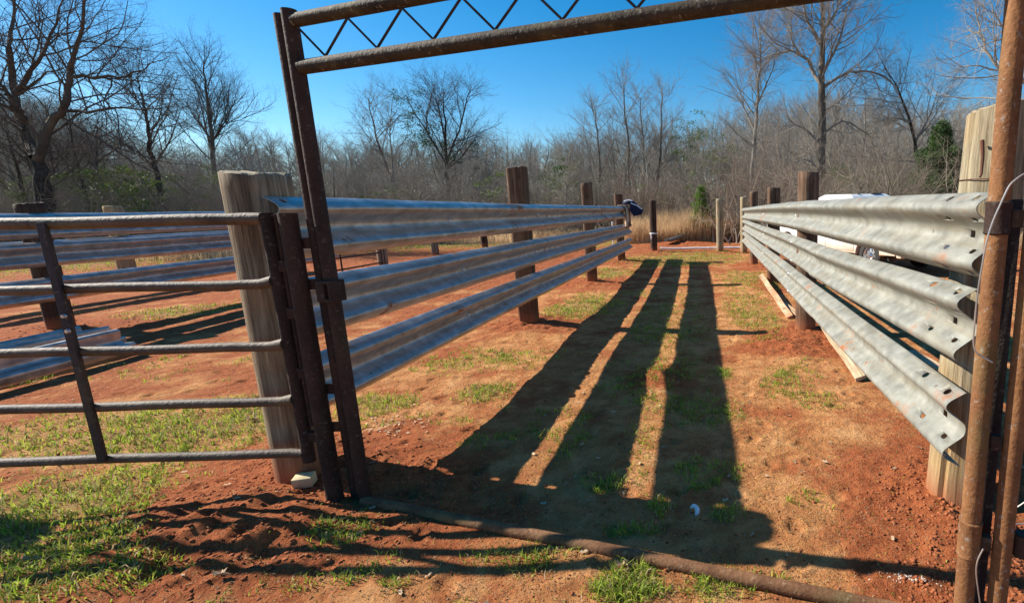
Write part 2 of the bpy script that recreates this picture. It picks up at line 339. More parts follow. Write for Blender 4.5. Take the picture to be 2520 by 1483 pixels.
def gz(x, y): return float(hgt(np.array([float(x)]),np.array([float(y)]))[0])
# ------------------------------------------------------------------ grass, clods, litter (nobody could count them)
def sample(n, r0=1.5, r1=26):
    th = rng.uniform(-1.10,.64,n); r = np.exp(rng.uniform(math.log(r0),math.log(r1),n)); r = r*1.0
    return r*np.sin(th), r*np.cos(th)
def blades(px, py, L, W, lean, tint, name, mat, label, cat):
    n = len(px); z = hgt(px,py)-.004; a = rng.uniform(0,2*PI,n); dx, dy = np.cos(a), np.sin(a)
    b = a+rng.normal(0,.9,n)+PI/2; wx, wy = np.cos(b)*W/2, np.sin(b)*W/2
    V = np.zeros((n,5,3)); le = lean
    for k,(t,wd) in enumerate(((0,1.),(.55,.85))):
        ox, oy, oz = px+dx*L*le*t*t, py+dy*L*le*t*t, z+L*t*np.sqrt(np.maximum(.05,1-(le*t)**2))
        V[:,2*k] = np.stack([ox-wx*wd,oy-wy*wd,oz],1); V[:,2*k+1] = np.stack([ox+wx*wd,oy+wy*wd,oz],1)
    V[:,4] = np.stack([px+dx*L*le,py+dy*L*le,z+L*np.sqrt(np.maximum(.03,1-le**2))*.95],1)
    base = np.arange(n)[:,None]*5
    T = np.concatenate([base+np.array([0,1,3]), base+np.array([0,3,2]), base+np.array([2,3,4])])
    o = meshnp(name, V.reshape(-1,3), T, mat); tag(o, label, cat, kind='stuff')
    at = o.data.attributes.new('tint','FLOAT','POINT'); at.data.foreach_set('value', np.repeat(tint,5).astype(np.float32)); return o
def tufts(n, r0, r1, thr, per, spread, seedb):
    x, y = sample(n,r0,r1); cl, g, far = masks(x,y); ok = (g > thr+.22*rng.random(n)) & (far < .5); x, y, g = x[ok], y[ok], g[ok]
    d = np.hypot(x,y); k = rng.integers(per[0],per[1],len(x)); idx = np.repeat(np.arange(len(x)),k); m = len(idx)
    s = (spread*(1+.10*d))[idx]; px = x[idx]+rng.normal(0,1,m)*s; py = y[idx]+rng.normal(0,1,m)*s
    return px, py, g[idx], d[idx], rng.random(len(x))[idx]
px, py, gg, dd, tt = tufts(60000,1.45,30,.24,(3,10),.014,1)
L = rng.uniform(.018,.055,len(px))*(.6+.8*gg)*(1+.02*dd); big = (np.hypot(px-gnd(1540,1440).x,py-gnd(1540,1440).y) < .13); L = np.where(big,L*1.05,L)
blades(px,py,L,rng.uniform(.0022,.0045,len(px))*(1+.14*dd),rng.uniform(.35,.97,len(px)),np.where(rng.random(len(px))<.22,rng.uniform(.72,1,len(px)),np.clip(.33+.34*(tt-.5)+rng.normal(0,.12,len(px)),0,1)),'grass','grass_blade','patches of short bright green winter grass on the red clay','grass')
x, y = sample(260000,1.45,24); cl, g, far = masks(x,y); ok = (rng.random(len(x)) < .06+1.5*fbm(x*2.2,y*2.2,41,3)**2*(1-.75*cl)) & (far < .5); x, y = x[ok], y[ok]; d = np.hypot(x,y)
blades(x,y,rng.uniform(.006,.026,len(x)),rng.uniform(.0014,.0032,len(x))*(1+.12*d),rng.uniform(.9,.985,len(x)),np.where(rng.random(len(x))<.08,rng.uniform(.3,.6,len(x)),rng.uniform(.70,1,len(x))),'dry_straw','grass_blade','dry brown straw and dead grass lying over the bare clay','straw')
def lumps(name, x, y, r, mat, label, cat, flat=.7):
    bm = bmesh.new(); bmesh.ops.create_icosphere(bm, subdivisions=1, radius=1); bv = np.array([v.co for v in bm.verts]); bf = np.array([[v.index for v in f.verts] for f in bm.faces]); bm.free()
    n = len(x); V = bv[None]*(1+rng.uniform(-.42,.38,(n,len(bv),1))); a = rng.uniform(0,2*PI,n)
    V = V*np.stack([rng.uniform(.7,1.3,n),rng.uniform(.7,1.3,n),rng.uniform(.45,.9,n)*flat],1)[:,None]*r[:,None,None]
    c, s = np.cos(a)[:,None], np.sin(a)[:,None]; V = np.stack([V[...,0]*c-V[...,1]*s, V[...,0]*s+V[...,1]*c, V[...,2]],-1)
    V += np.stack([x,y,hgt(x,y)+r*.12],1)[:,None]
    Fx = (np.arange(n)[:,None,None]*len(bv)+bf[None]).reshape(-1,3)
    o = meshnp(name, V.reshape(-1,3), Fx, mat); tag(o,label,cat,kind='stuff'); return o
cb = NB('clod'); cn = cb.noise(6, cb.co(rnd=False)); cb.fin(cb.ramp(cn,[(.3,(.17,.05,.022)),(.7,(.38,.13,.055))]), .95, 0, None, .1)
x, y = sample(110000,1.5,20); cl, g, far = masks(x,y); ok = rng.random(len(x)) < np.clip((cl-.62)*1.3,0.10,.8)*(far<.4); x, y = x[ok], y[ok]; d = np.hypot(x,y)
r = rng.gamma(1.9,.0017,len(x))*(1+.07*d)*(.6+.8*sst(.5,.95,masks(x,y)[0]))+.0014; lumps('soil_clods', x, y, np.minimum(r,.009*(1+.07*d)), 'clod', 'loose red clay clods and crumbs around the post holes', 'soil')
# dead oak leaves and wood chips
def leaves(name, cx_, cy_, sx, sy, n, mat, label, cat, s0=.012, s1=.03):
    x = cx_+rng.normal(0,sx,n); y = cy_+rng.normal(0,sy,n); z = hgt(x,y)+.006; V = []; Fc = []
    for k in range(n):
        s = rng.uniform(s0,s1); a = rng.uniform(0,6.28); q = Matrix.Rotation(a,3,'Z') @ Matrix.Rotation(rng.uniform(-.5,.5),3,'X')
        pts = [(-1,0,.1),(-.5,.42,.25),(.1,.3,.05),(.5,.5,.3),(1,0,.1),(.5,-.5,.2),(.1,-.28,.0),(-.5,-.42,.3)]
        for p in pts: v = q @ Vector(p)*s; V.append((v.x+x[k],v.y+y[k],v.z+z[k]))
        b = k*8; Fc += [(b,b+1,b+2,b+7),(b+2,b+3,b+4,b+5),(b+2,b+5,b+6,b+7)]
    o = meshnp(name, V, Fc, mat); tag(o,label,cat,kind='stuff')
p = gnd(950,1050); leaves('wood_chips', p.x, p.y, .14, .09, 110, 'dry_leaf', 'pale wood chips and shreds scattered by the lowest left guardrail', 'wood chips', .004, .016)
xs, ys = sample(260,1.6,9)
leaves('dead_leaves', -.8, 2.6, 1.3, 1.2, 150, 'dry_leaf', 'small dead brown leaves scattered over the clay', 'leaves', .008, .02)
# ------------------------------------------------------------------ timber posts
def post(label, x, y, r, h, mat='wood_grey', end='end_grain', square=0., group=None, crack=None, lean=(0,0), seed=0, name='fence_post'):
    mb = MB(); n = 40; zb = gz(x,y)-.25; rs = np.random.default_rng(seed+int(abs(x*97+y*31))); H = h-zb; M = 26; rings = []
    ph = rs.uniform(0,6.28,6); cracks = [(rs.uniform(0,6.28), rs.uniform(.012,.04), rs.uniform(.03,.06)) for _ in range(5)]
    if crack is not None: cracks.append((crack,.13,.035))
    for i in range(M+1):
        t = i/M; z = zb+H*t; ring = []
        for k in range(n):
            a = 2*PI*k/n; q = r*(1+.02*math.sin(2*a+ph[0])+.018*math.sin(3*a+ph[1]+t*2)+.010*math.sin(7*a+ph[2]+t*3)+.03*(.5-t)*.6)
            if square: q *= (1-square)+square*min(1/max(abs(math.cos(a)),abs(math.sin(a))),1.30)
            for (ca,dp,wd) in cracks:
                dlt = (a-ca-.12*math.sin(t*4+ca)+PI)%(2*PI)-PI; q *= 1-dp*math.exp(-(dlt/wd)**2)
            q *= 1+rs.normal(0,.004)
            ring.append((x+math.cos(a)*q+lean[0]*t, y+math.sin(a)*q+lean[1]*t, z+(rs.normal(0,.003) if i == M else 0)+(.012*math.cos(a+ph[3]) if i == M else 0)))
        rings += ring
    fs = [(i*n+k,i*n+(k+1)%n,(i+1)*n+(k+1)%n,(i+1)*n+k) for i in range(M) for k in range(n)]
    mb.add(rings, fs)
    o = mb.build(name, [mat,end], None, (x,y,gz(x,y)))
    # end-grain cap as second ring sheet, part of the same mesh
    me = o.data; bm = bmesh.new(); bm.from_mesh(me); bm.verts.ensure_lookup_table()
    top = [bm.verts[M*n+k] for k in range(n)]; c = Vector((0,0,0))
    for v in top: c += v.co
    cvt = bm.verts.new(c/n+Vector((0,0,.006)))
    inner = [bm.verts.new(v.co.lerp(cvt.co,.08)+Vector((0,0,.006))) for v in top]
    for k in range(n):
        for q in ((top[k],top[(k+1)%n],inner[(k+1)%n],inner[k]),(inner[k],inner[(k+1)%n],cvt)):
            f = bm.faces.new(q); f.material_index = 1
    bm.to_mesh(me); bm.free()
    return tag(o,label,'post',group)
P1 = post('thick pale grey timber post behind the hinged end of the pipe gate', -2.16,2.56,.138,1.635,'wood_tan','end_grain',seed=3)
GL = 'timber posts of the left guardrail fence'; GR_ = 'timber posts of the right guardrail fence'
post('tall square-topped brown post behind the middle of the left guardrails', -2.07,6.15,.112,1.93,'wood_brown','end_grain_dark',.55,GL,seed=1)
post('brown timber post where the left guardrails overlap with a bolted joint', -2.0,9.83,.105,1.93,'wood_brown','end_grain_dark',.35,GL,seed=2)
post('brown timber post under the hung jacket at the far end of the left guardrails', -1.95,13.72,.11,1.82,'wood_brown','end_grain_dark',.3,GL,seed=3)
post('dark brown round post standing alone left of the young pine', -1.265,16.72,.115,1.69,'wood_dark','end_grain_dark',0,seed=4,name='gate_post')
post('pale yellowish round post standing alone right of the young pine', .897,15.9,.115,1.67,'wood_pale','end_grain',0,seed=5,name='gate_post')
R1 = post('wide round reddish brown post nearest the white truck in the right fence', 1.28,5.55,.115,1.77,'wood_brown','end_grain_dark',0,GR_,seed=6)
post('split squarish brown post, second beyond the wide round one in the right fence', 1.49,9.15,.115,1.74,'wood_brown','end_grain_dark',.5,GR_,seed=7)
post('narrow dark red-brown post between the split squarish post and the pale one', 1.52,12.3,.10,1.78,'wood_brown','end_grain_dark',0,GR_,seed=8)
post('pale grey short post at the far end of the right guardrails', 1.62,15.6,.11,1.72,'wood_pale','end_grain',0,GR_,seed=9)
RB = post('tall yellowish split timber post behind the holed guardrail ends at the right edge', 1.245,2.22,.125,1.80,'wood_pale','end_grain',0,GR_,crack=3.9,lean=(.075,0),seed=10)
LBACK = 'posts of the back pen on the left'
post('dark stubby-topped post behind the left part of the pipe gate', -8.42,6.5,.13,1.655,'wood_dark','end_grain_dark',0,LBACK,seed=11)
post('dark post mostly hidden behind the thick pale grey post', -8.5,10.15,.12,1.5,'wood_dark','end_grain_dark',0,LBACK,seed=12)
post('grey-tan post at the end of the small far pipe panel', -8.68,14.0,.13,1.5,'wood_grey','end_grain',0,LBACK,seed=13)
post('tan post seen under the top left guardrail, second from the far pipe panel', -8.95,17.45,.12,1.45,'wood_grey','end_grain',0,LBACK,seed=14)
post('dark brown post seen under the top left guardrail', -8.6,20.8,.14,1.75,'wood_dark','end_grain_dark',0,LBACK,seed=15)
post('small far brown post close left of the square-topped post', -8.45,28.1,.15,1.6,'wood_brown','end_grain_dark',0,LBACK,seed=16)
post('tan squared post poking above the back pen rails left of the thick post', -11.85,10.45,.13,1.70,'wood_pale','end_grain',.4,LBACK,seed=17)
post('thick timber post at the latch end of the pipe gate', -5.42,2.55,.13,1.6,'wood_grey','end_grain',0,seed=18)
# hook and tie wire on the tall right post
mb = MB(); mb.tube([(1.205,2.138,1.655),(1.197,2.123,1.665),(1.201,2.116,1.6),(1.197,2.110,1.53),(1.190,2.106,1.52)],[.007,.009,.007,.006,.004],8); o = mb.build('hook_nail','rust_nail',RB)
mb = MB(); a0 = [(1.309+.1275*math.cos(a),2.22+.1275*math.sin(a),1.51-.004*math.cos(a)) for a in np.linspace(2.4,5.9,16)]; mb.tube(a0,.0022,6); mb.build('tie_wire','rust_nail',RB)
# white insulator clamp on the lone dark post
mb = MB(); mb.tube([(-1.265+.122*math.cos(a),16.72+.122*math.sin(a),.62) for a in np.linspace(0,2*PI,20)],.022,6); mb.tube([(-1.33,16.6,.6),(-1.33,16.59,.45)],[.03,.02],6)
o = mb.build('clamp','bin_white',None); tag(o,'white clamp band around the lone dark brown post','clamp')
# ------------------------------------------------------------------ guardrail beams
PROF = [(.156,.010),(.152,.018),(.139,.040),(.126,.062),(.116,.074),(.104,.0815),(.092,.0815),(.080,.074),(.066,.058),(.048,.034),(.033,.014),(.022,.004),(.011,0.)]
PROF = PROF+[(0,-.001)]+[(-a,b) for a,b in PROF[::-1]]
def beam(label, p0, p1, nrm, mat, bolts=(), holes=False, name='guardrail', group=None, dents=.5, seed=0, tilt=0., part_mat='bolt_metal', flare=0.):
    p0, p1 = Vector(p0), Vector(p1); t = (p1-p0); Lg = t.length; t.normalize(); nr = Vector(nrm); nr = (nr-t*nr.dot(t)).normalized(); up = nr.cross(t); 
    if up.z < 0 and abs(nr.z) < .7: up = -up
    if tilt: q = Matrix.Rotation(tilt,3,t); nr = q @ nr; up = q @ up
    rs = np.random.default_rng(seed+3); N = max(4,int(Lg/.12)); th = .0035; npz = len(PROF); V = []
    ss = np.linspace(0,Lg,N+1); bend = .005*np.sin(ss*.8+seed)+.0015*np.sin(ss*2.1+seed*2); sag = .003*np.sin(ss*.9+seed*1.7)+.001*np.sin(ss*3.1+seed)
    dn = [(rs.uniform(.3,Lg-.2), rs.uniform(-.12,.12), rs.uniform(.004,.012), rs.uniform(.05,.13)) for _ in range(int(Lg*.8*dents))]
    for j, s in enumerate(ss):
        for side in (0,1):
            for (z,d) in PROF:
                dd = d-side*th
                for (ds,dz,am,wd) in dn: dd -= .8*am*math.exp(-((s-ds)/(wd*.6))**2-((z-dz)/.035)**2)
                zz = z+.001*math.sin(s*5+z*30)+sag[j]*min(1,s)
                V.append(nr*(dd+bend[j])+up*zz*(1+.0)+t*s)
    f = []; K = 2*npz
    for j in range(N):
        for k in range(npz-1):
            a = j*K+k; f.append((a,a+1,a+K+1,a+K)); b = a+npz; f.append((b,b+K,b+K+1,b+1))
        for k in (0,npz-1):
            a = j*K+k; f.append((a,a+npz,a+npz+K,a+K) if k else (a,a+K,a+npz+K,a+npz))
    for j in (0,N):
        for k in range(npz-1):
            a = j*K+k; f.append((a,a+npz,a+npz+1,a+1) if j == 0 else (a,a+1,a+npz+1,a+npz))
    mb = MB(); mb.add([tuple(v) for v in V], f)
    o = mb.build(name, mat, None, None, True, 50); o.location = p0
    bm = bmesh.new(); bm.from_mesh(o.data); bmesh.ops.recalc_face_normals(bm, faces=bm.faces[:]); bm.to_mesh(o.data); bm.free(); o.data.set_sharp_from_angle(angle=math.radians(50))
    if holes:
        cm = MB()
        R3 = Matrix((t,up,nr)).transposed()
        for s in holes if isinstance(holes,(list,tuple)) else (.07,.27):
            for z, lx, lz in ((.134,.016,.009),(.058,.016,.008),(-.058,.016,.008),(-.134,.016,.009)):
                pts = [(t*(s+lx*math.cos(a))+up*(z+lz*math.sin(a))) for a in np.linspace(0,2*PI,15)[:-1]]
                n_ = len(pts); cm.add([tuple(v+nr*q) for q in (-.03,.12) for v in pts],[tuple(range(n_))[::-1],tuple(range(n_,2*n_))]+[(k,(k+1)%n_,n_+(k+1)%n_,n_+k) for k in range(n_)])
        cm.box(tuple(t*.165), (.034,.026,.06), R3)
        co_ = cm.build('cutter', mat); co_.location = p0
        bm = bmesh.new(); bm.from_mesh(co_.data); bmesh.ops.recalc_face_normals(bm, faces=bm.faces[:]); bm.to_mesh(co_.data); bm.free()
        md = o.modifiers.new('cut','BOOLEAN'); md.object = co_; md.operation = 'DIFFERENCE'; md.solver = 'EXACT'
        dg = bpy.context.evaluated_depsgraph_get(); nm = bpy.data.meshes.new_from_object(o.evaluated_get(dg)); o.modifiers.clear()
        if len(nm.polygons) > 100: o.data = nm
        bpy.data.objects.remove(co_)
    for (s,z) in bolts:
        d = np.interp(z,[q[0] for q in PROF][::-1],[q[1] for q in PROF][::-1]); bb = MB(); c = t*s+up*z+nr*d
        bb.tube([c-nr*.004,c+nr*.004,c+nr*.010,c+nr*.013],[.017,.017,.012,.004],12)
        b_o = bb.build('bolt', part_mat); b_o.parent = o
    return tag(o,label,'guardrail',group)
def lx(y): return float(np.interp(y,[2.4,9.85,14.4],[-2.02,-1.855,-1.775]))
NL = (1,-.021,0); GLR = 'guardrail beams of the left fence'; GRR = 'guardrail beams of the right fence'
J = [(.02+.1*k,z) for k in range(1,3) for z in (.1,-.1)]
def lrail(zc, y0, y1, label, **k):
    zf = lambda y: np.interp(y,[2.2,6,9.8,14],zc)
    return beam(label,(lx(y0)-.002,y0,zf(y0)),(lx(y1)-.002,y1,zf(y1)),NL,'galvanised',group=GLR,**k)
lrail([1.362,1.356,1.345,1.342],2.395,9.85,'top near guardrail of the left fence, starting beside the thick pale post',seed=1,holes=True,bolts=[(1.75,0),(4.0,.02)])
lrail([.955,.935,.905,.88],2.40,9.85,'middle near guardrail of the left fence with small torn dents',seed=2,holes=True,bolts=[(.16,0),(1.9,0),(3.8,0)],dents=1.2)
lrail([.555,.525,.495,.46],2.405,9.85,'lowest near guardrail of the left fence',seed=3,holes=True,bolts=[(.16,0),(1.9,.0),(3.8,0)],dents=1)
def lfar(zc, label, **k):
    zf = lambda y: np.interp(y,[2.2,6,9.8,14.4],zc); y0,y1 = 9.62,14.35 if zc[0] < 1.3 else 13.35
    return beam(label,(lx(y0)+.004,y0,zf(y0)),(lx(y1)+.004,y1,zf(y1)),NL,'galvanised',group=GLR,**k)
lfar([1.352,1.350,1.345,1.342],'top far guardrail of the left fence with the jacket hung over its end',seed=4,bolts=[(.15,.1),(.15,-.1)])
lfar([.985,.945,.905,.88],'middle far guardrail of the left fence beyond the overlap joint',seed=5,bolts=[(.15,.1),(.15,-.1),(3,0)])
lfar([.625,.535,.495,.46],'lowest far guardrail of the left fence beyond the overlap joint',seed=6,bolts=[(.15,.1),(.15,-.1),(3,0)],dents=1)
def rx(y): return np.interp(y,[1.6,5.5,9.1,12.3,14.],[1.065,1.16,1.37,1.415,1.46])
def rrail(zc, y0, y1, off, label, **k):
    zf = lambda y: np.interp(y,[1.7,4.3,14],zc)
    a = Vector((rx(y0)+off,y0,zf(y0))); b = Vector((rx(y1)+off,y1,zf(y1)))
    return beam(label,a,b,(-1,.03,0),'galvanised_chalky',group=GRR,**k)
ZT, ZM, ZB = [1.298,1.327,1.235],[.947,.925,.925],[.535,.562,.60]
rrail(ZT,1.76,6.0,0,'top near guardrail of the right fence with a row of bolt holes in its end',seed=11,holes=True,bolts=[(3.95,0)])
rrail(ZM,1.825,4.45,-.006,'middle near guardrail of the right fence with bolt holes in its end',seed=12,holes=True)
rrail(ZB,1.835,5.75,-.006,'lowest near guardrail of the right fence with bolt holes in its end',seed=13,holes=True,dents=1)
rrail(ZT,5.8,13.9,.010,'top far guardrail of the right fence',seed=14,bolts=[(3.3,0)])
rrail(ZM,4.2,13.9,.004,'middle far guardrail of the right fence with orange rust streaks',seed=15,bolts=[(1.3,.1),(1.3,-.1),(4.9,0)])
rrail(ZB,5.5,13.9,.004,'lowest far guardrail of the right fence with patches of rust',seed=16,bolts=[(.1,.1),(.1,-.1),(3.6,0)],dents=1)
LB = 'guardrail beams of the back pen'
for k,(z0,z1,nm) in enumerate(((1.375,1.40,'top'),(1.02,1.02,'middle'),(.57,.60,'lowest'))):
    beam(f'{nm} guardrail of the back pen running behind the pipe gate',(-8.265,6.3,z0),(-8.30,11.6,z1),(1,0,0),'galvanised',group=LB,seed=20+k,bolts=[(.2,0)],dents=.8)
    beam(f'{nm} guardrail of the back pen at the left edge of the photo',(-8.20,1.6,z0-.02),(-8.255,6.55,z0),(1,0,0),'galvanised',group=LB,seed=25+k,bolts=[(4.8,0)],dents=.8)
for k,(z0,nm) in enumerate(((1.33,'upper'),(.93,'lower'))):
    beam(f'{nm} dark guardrail of the rear fence seen far behind the pipe gate',(-11.7,5.5,z0),(-11.72,13.5,z0+.03),(1,0,0),'galvanised',seed=30+k,group='guardrail beams of the rear fence')
# beams lying on the ground, left
d0 = Vector((.03,.97,0)).normalized()
for k,(x0,y0,x1,y1,z,nn,lb) in enumerate(((-5.98,3.2,-6.12,5.2,.15,(.75,0,.65),'nearest of the guardrails lying on the ground behind the pipe gate'),(-6.55,3.4,-6.62,5.55,.13,(.62,0,.78),'middle one of the guardrails lying on the ground behind the pipe gate'),(-7.1,3.5,-7.18,5.75,.10,(.4,0,.9),'farthest of the guardrails lying on the ground behind the pipe gate'))):
    beam(lb,(x0,y0,z+gz(x0,y0)),(x1,y1,z+gz(x1,y1)),nn,'galvanised',seed=40+k,group='spare guardrails lying on the ground',dents=1)
# ------------------------------------------------------------------ pipe arch
A0 = Vector((-1.665,2.282,0)); AD = Vector((1,-.32,0)).normalized()
def AP(x, z, off=0.): # point of the arch plane by its x
    p = A0+AD*((x-A0.x)/AD.x); return Vector((p.x,p.y,z))+Vector((-.32,-1,0)).normalized()*off
arch = thing('gate_arch','tall rusty welded pipe arch with zigzag rods in its top beam','arch',(A0.x,A0.y,0))
def pipe(name, pts, r, mat, parent, n=16, caps=True):
    mb = MB(); 
    if len(pts) == 2:
        a,b = Vector(pts[0]),Vector(pts[1]); k = max(1,int((b-a).length/.12)); pts = [a.lerp(b,i/k) for i in range(k+1)]
    mb.tube(pts, r, n, caps=caps); return mb.build(name, mat, parent)
LRX, LRX2 = .890, .970
pipe('leg',(AP(-1.665,-.1),AP(-1.665,2.27)),.0295,'rusty_pipe',arch)
pipe('leg',(AP(-1.724,-.1,-.01),AP(-1.724,2.262,-.01)),.0285,'rusty_pipe',arch)
pipe('leg',(AP(LRX,-.1),AP(LRX,2.27)),.0300,'orange_pipe',arch)
pipe('leg',(AP(LRX2+.012,-.1),AP(LRX2+.012,2.26)),.0290,'orange_pipe',arch)
pipe('beam',(AP(-1.64,2.2265),AP(LRX-.03,2.2265)),.027,'lichen_pipe',arch)
pipe('beam',(AP(-1.64,2.043),AP(LRX-.03,2.043)),.029,'lichen_pipe',arch)
zz = []; xk = -1.632; up_ = True; nz = 0
while xk < LRX-.04:
    zz.append((xk, 2.200 if up_ else 2.072)); xk += .127 if up_ else .141; up_ = not up_
pts = []
for k,(x,z) in enumerate(zz):
    if 0 < k < len(zz)-1:
        xa,za = zz[k-1]; xb,zb = zz[k+1]; pts += [AP(x+(xa-x)*.07,z+(za-z)*.07),AP(x,z+(.0 if z > 2.1 else .001)),AP(x+(xb-x)*.07,z+(zb-z)*.07)]
    else: pts.append(AP(x,z))
mb = MB(); mb.tube(pts,.0048,8); mb.build('lattice_rod','rod',arch)
pl = [AP(-1.66,.03),AP(-1.45,.035),AP(-1.2,.035),AP(-.9,.033),AP(-.5,.036),AP(0,.036),AP(.45,.035),AP(LRX,.035)]
pl = [Vector((v.x,v.y-.015-.01*math.sin(v.x*2),.026+.006*math.sin(v.x*1.7))) for v in [AP(x_,0) for x_ in np.linspace(-1.66,1.0,22)]]
mb = MB(); mb.tube(pl,.0265,14); mb.build('sill_pipe','ground_pipe',arch)
for z0,z1 in ((1.325,1.42),(.275,.405)):
    mb = MB(); mb.tube([AP(LRX,z0),AP(LRX,z0+.004),AP(LRX,z0+.01),AP(LRX,z1-.01),AP(LRX,z1-.004),AP(LRX,z1)],[.031,.036,.0345,.0345,.036,.031],18,caps=False)
    mb.build('collar','rusty_pipe' if z0 > 1 else 'orange_pipe',arch)
for z in (1.95,1.37,.68,.33):
    mb = MB(); mb.box(tuple(AP((LRX+LRX2)/2+.006,z,.0)),(.03,.022,.05),Matrix.Rotation(-.31,3,'Z'),bev=.003); mb.build('weld_block','rusty_pipe',arch)
mb = MB(); mb.tube([AP(LRX2+.065,.30,-.01),AP(LRX2+.065,.375,-.01)],.026,14,caps=True); mb.tube([AP(LRX2+.065,.376,-.01),AP(LRX2+.065,.377,-.01)],.021,14,m=1)  # black disc on the capped stub stands in for its shaded hollow
mb.build('socket',['rusty_pipe','rubber_hollow_black'],arch)
# latch receiver box with a slot, on the left leg
q = Matrix.Rotation(-.31,3,'Z'); bc = AP(-1.662,1.083,.006); mb = MB()
def bx(lx_,ly,lz,sx,sy,sz,m=0): mb.box(tuple(bc+q @ Vector((lx_,ly,lz))),(sx,sy,sz),q,m,.003)
bx(-.017,-.004,0,.050,.078,.098); bx(.037,-.004,0,.010,.078,.098); bx(.020,-.004,.0415,.026,.077,.015); bx(.020,-.004,-.0415,.026,.077,.015); bx(.020,.02,0,.026,.02,.07,1)  # last block is black: shade inside the slot put in as colour
mb.build('latch_receiver',['rusty_pipe','rubber_hollow_black'],arch)
# latch strip and post beside the right legs
t = thing('latch_post','dark narrow flat-topped latch post with a pale strip between the two right pipes','post',(AP(LRX+.04,0,-.09)))
mb = MB(); mb.box(tuple(AP(LRX+.055,.66,-.10)),(.05,.045,1.53),Matrix.Rotation(-.31,3,'Z'),bev=.004); mb.build('shaft','rod',t)
mb = MB(); mb.box(tuple(AP(LRX+.030,.66,-.066)),(.022,.010,1.50),Matrix.Rotation(-.31,3,'Z'),bev=.002); mb.build('strip','rusty_pipe',t)
# loose wires on the right pipe
def sp(x,y,off): # point on the plane off metres before the arch plane
    r = ray(x,y); n = Vector((.32,1,0)).normalized(); tt = (n.dot(A0-Vector((0,0,EYE)))-off)/n.dot(r); return Vector((0,0,EYE))+r*tt
def smooth(pts, k=5):
    out = []; P_ = [pts[0]]+pts+[pts[-1]]
    for i in range(1,len(P_)-2):
        for j in range(k):
            t_ = j/k; a,b,c,d = P_[i-1],P_[i],P_[i+1],P_[i+2]
            out.append(.5*((2*b)+(c-a)*t_+(2*a-5*b+4*c-d)*t_*t_+(3*b-a-3*c+d)*t_**3))
    return out+[pts[-1]]
def z2(x,y): return ((2100+x/2.119)/1.2139,(500+y/2.119)/1.2139)
w1 = [sp(*z2(a,b),.045) for a,b in ((2030,40),(1985,70),(1935,120),(1880,235),(1830,350),(1790,480),(1765,620),(1740,770),(1722,930),(1710,1080),(1718,1150),(1740,1180),(1790,1210),(1830,1232))]
mb = MB(); mb.tube(smooth(w1),.0026,8); o = mb.build('loose_wire','wire'); tag(o,'thin pale wire bowed beside the upper right pipe and guardrail ends','wire')
def z4(x,y): return ((2700+x/2.966)/1.2139,(1300+y/2.966)/1.2139)
w2 = [sp(*z4(a,b),.05) for a,b in ((700,1000),(655,1090),(640,1160),(640,1240),(655,1360),(675,1500))]
mb = MB(); mb.tube(smooth(w2),.0024,8); o = mb.build('loose_wire','wire'); tag(o,'short white wire hanging between the two right pipes near the ground','wire')
w3 = [sp(*z4(a,b),-.05) for a,b in ((1110,560),(1020,620),(950,670),(905,740),(915,765),(980,778),(1100,776))]
mb = MB(); mb.tube(smooth(w3),.0022,8); o = mb.build('loose_wire','wire'); tag(o,'wire curling over the clay right of the rightmost pipe','wire')
# ------------------------------------------------------------------ pipe gate and hinge post
hp = thing('hinge_post','dark rusty round hinge post between the pipe gate and the left arch legs','post',(-1.85,2.29,0))
pipe('pipe',((-1.808,2.275,-.1),(-1.808,2.275,1.437)),.037,'rusty_pipe',hp,20)
for z,(xa,xb) in ((.60,(-1.80,-1.72)),(.405,(-1.80,-1.72)),(1.11,(-1.80,-1.72)),(1.30,(-1.80,-1.72))):
    mb = MB(); mb.box(((xa+xb)/2,2.30,z),(xb-xa,.012,.05),bev=.003); mb.build('plate','rusty_pipe',hp)
gate = thing('pipe_gate','five-rail worn steel pipe gate on the left with one upright bar','gate',(-1.955,2.282,0))
GX = -1.908
pipe('end_stile',((GX,2.282,.235),(GX,2.282,1.44)),.0275,'rusty_pipe',gate,18)
for z,bent in ((1.415,0),(1.118,1),(.822,1),(.548,1),(.280,0)):
    mb = MB(); y0 = 2.279
    pts = [(GX-.012,y0-.004,z+(.012 if bent else 0)),(GX-.04,y0-.003,z+(.008 if bent else 0)),(GX-.08,y0,z+.001),(GX-.15,y0,z)]+[(GX-.15-.1*k,y0-.0022*k*(1 if 1 else 0),z+.002*math.sin(k*.7+z*9)) for k in range(1,33)]
    rr = [q_*(1.18 if z > 1.3 else 1) for q_ in [.029 if bent else .0225,.026 if bent else .0225,.0232,.0225]+[.0225]*32]
    mb.tube(pts,rr,16); mb.build('rail','gate_pipe',gate)
mb = MB(); mb.box((-2.862,2.232,.85),(.037,.012,1.14),bev=.003); mb.box((-2.862,2.244,.85),(.012,.02,1.14),bev=.002); o = mb.build('upright_bar','rod',gate)
mb = MB(); mb.box((-4.1,2.215,.85),(.045,.012,1.14),bev=.003); mb.build('upright_bar','rusty_pipe',gate)
pipe('end_stile',((-5.15,2.205,.235),(-5.15,2.205,1.44)),.0275,'rusty_pipe',gate,18)
pipe('hinge_rod',((-1.868,2.285,.42),(-1.868,2.285,1.425)),.011,'rusty_pipe',gate,10)
for z in (.365,.69,.98,1.20):
    mb = MB(); mb.box((-1.868,2.284,z),(.075,.03,.052),bev=.004); mb.build('hinge_plate','rusty_pipe',gate)
mb = MB(); mb.box((-1.858,2.284,1.428),(.10,.02,.012),bev=.003); mb.build('hinge_plate','rusty_pipe',gate)
for z in (.93,1.0): 
    mb = MB(); mb.tube([(-2.850,2.222,z),(-2.850,2.212,z)],[.012,.008],10); mb.build('bolt','bolt_metal',gate)
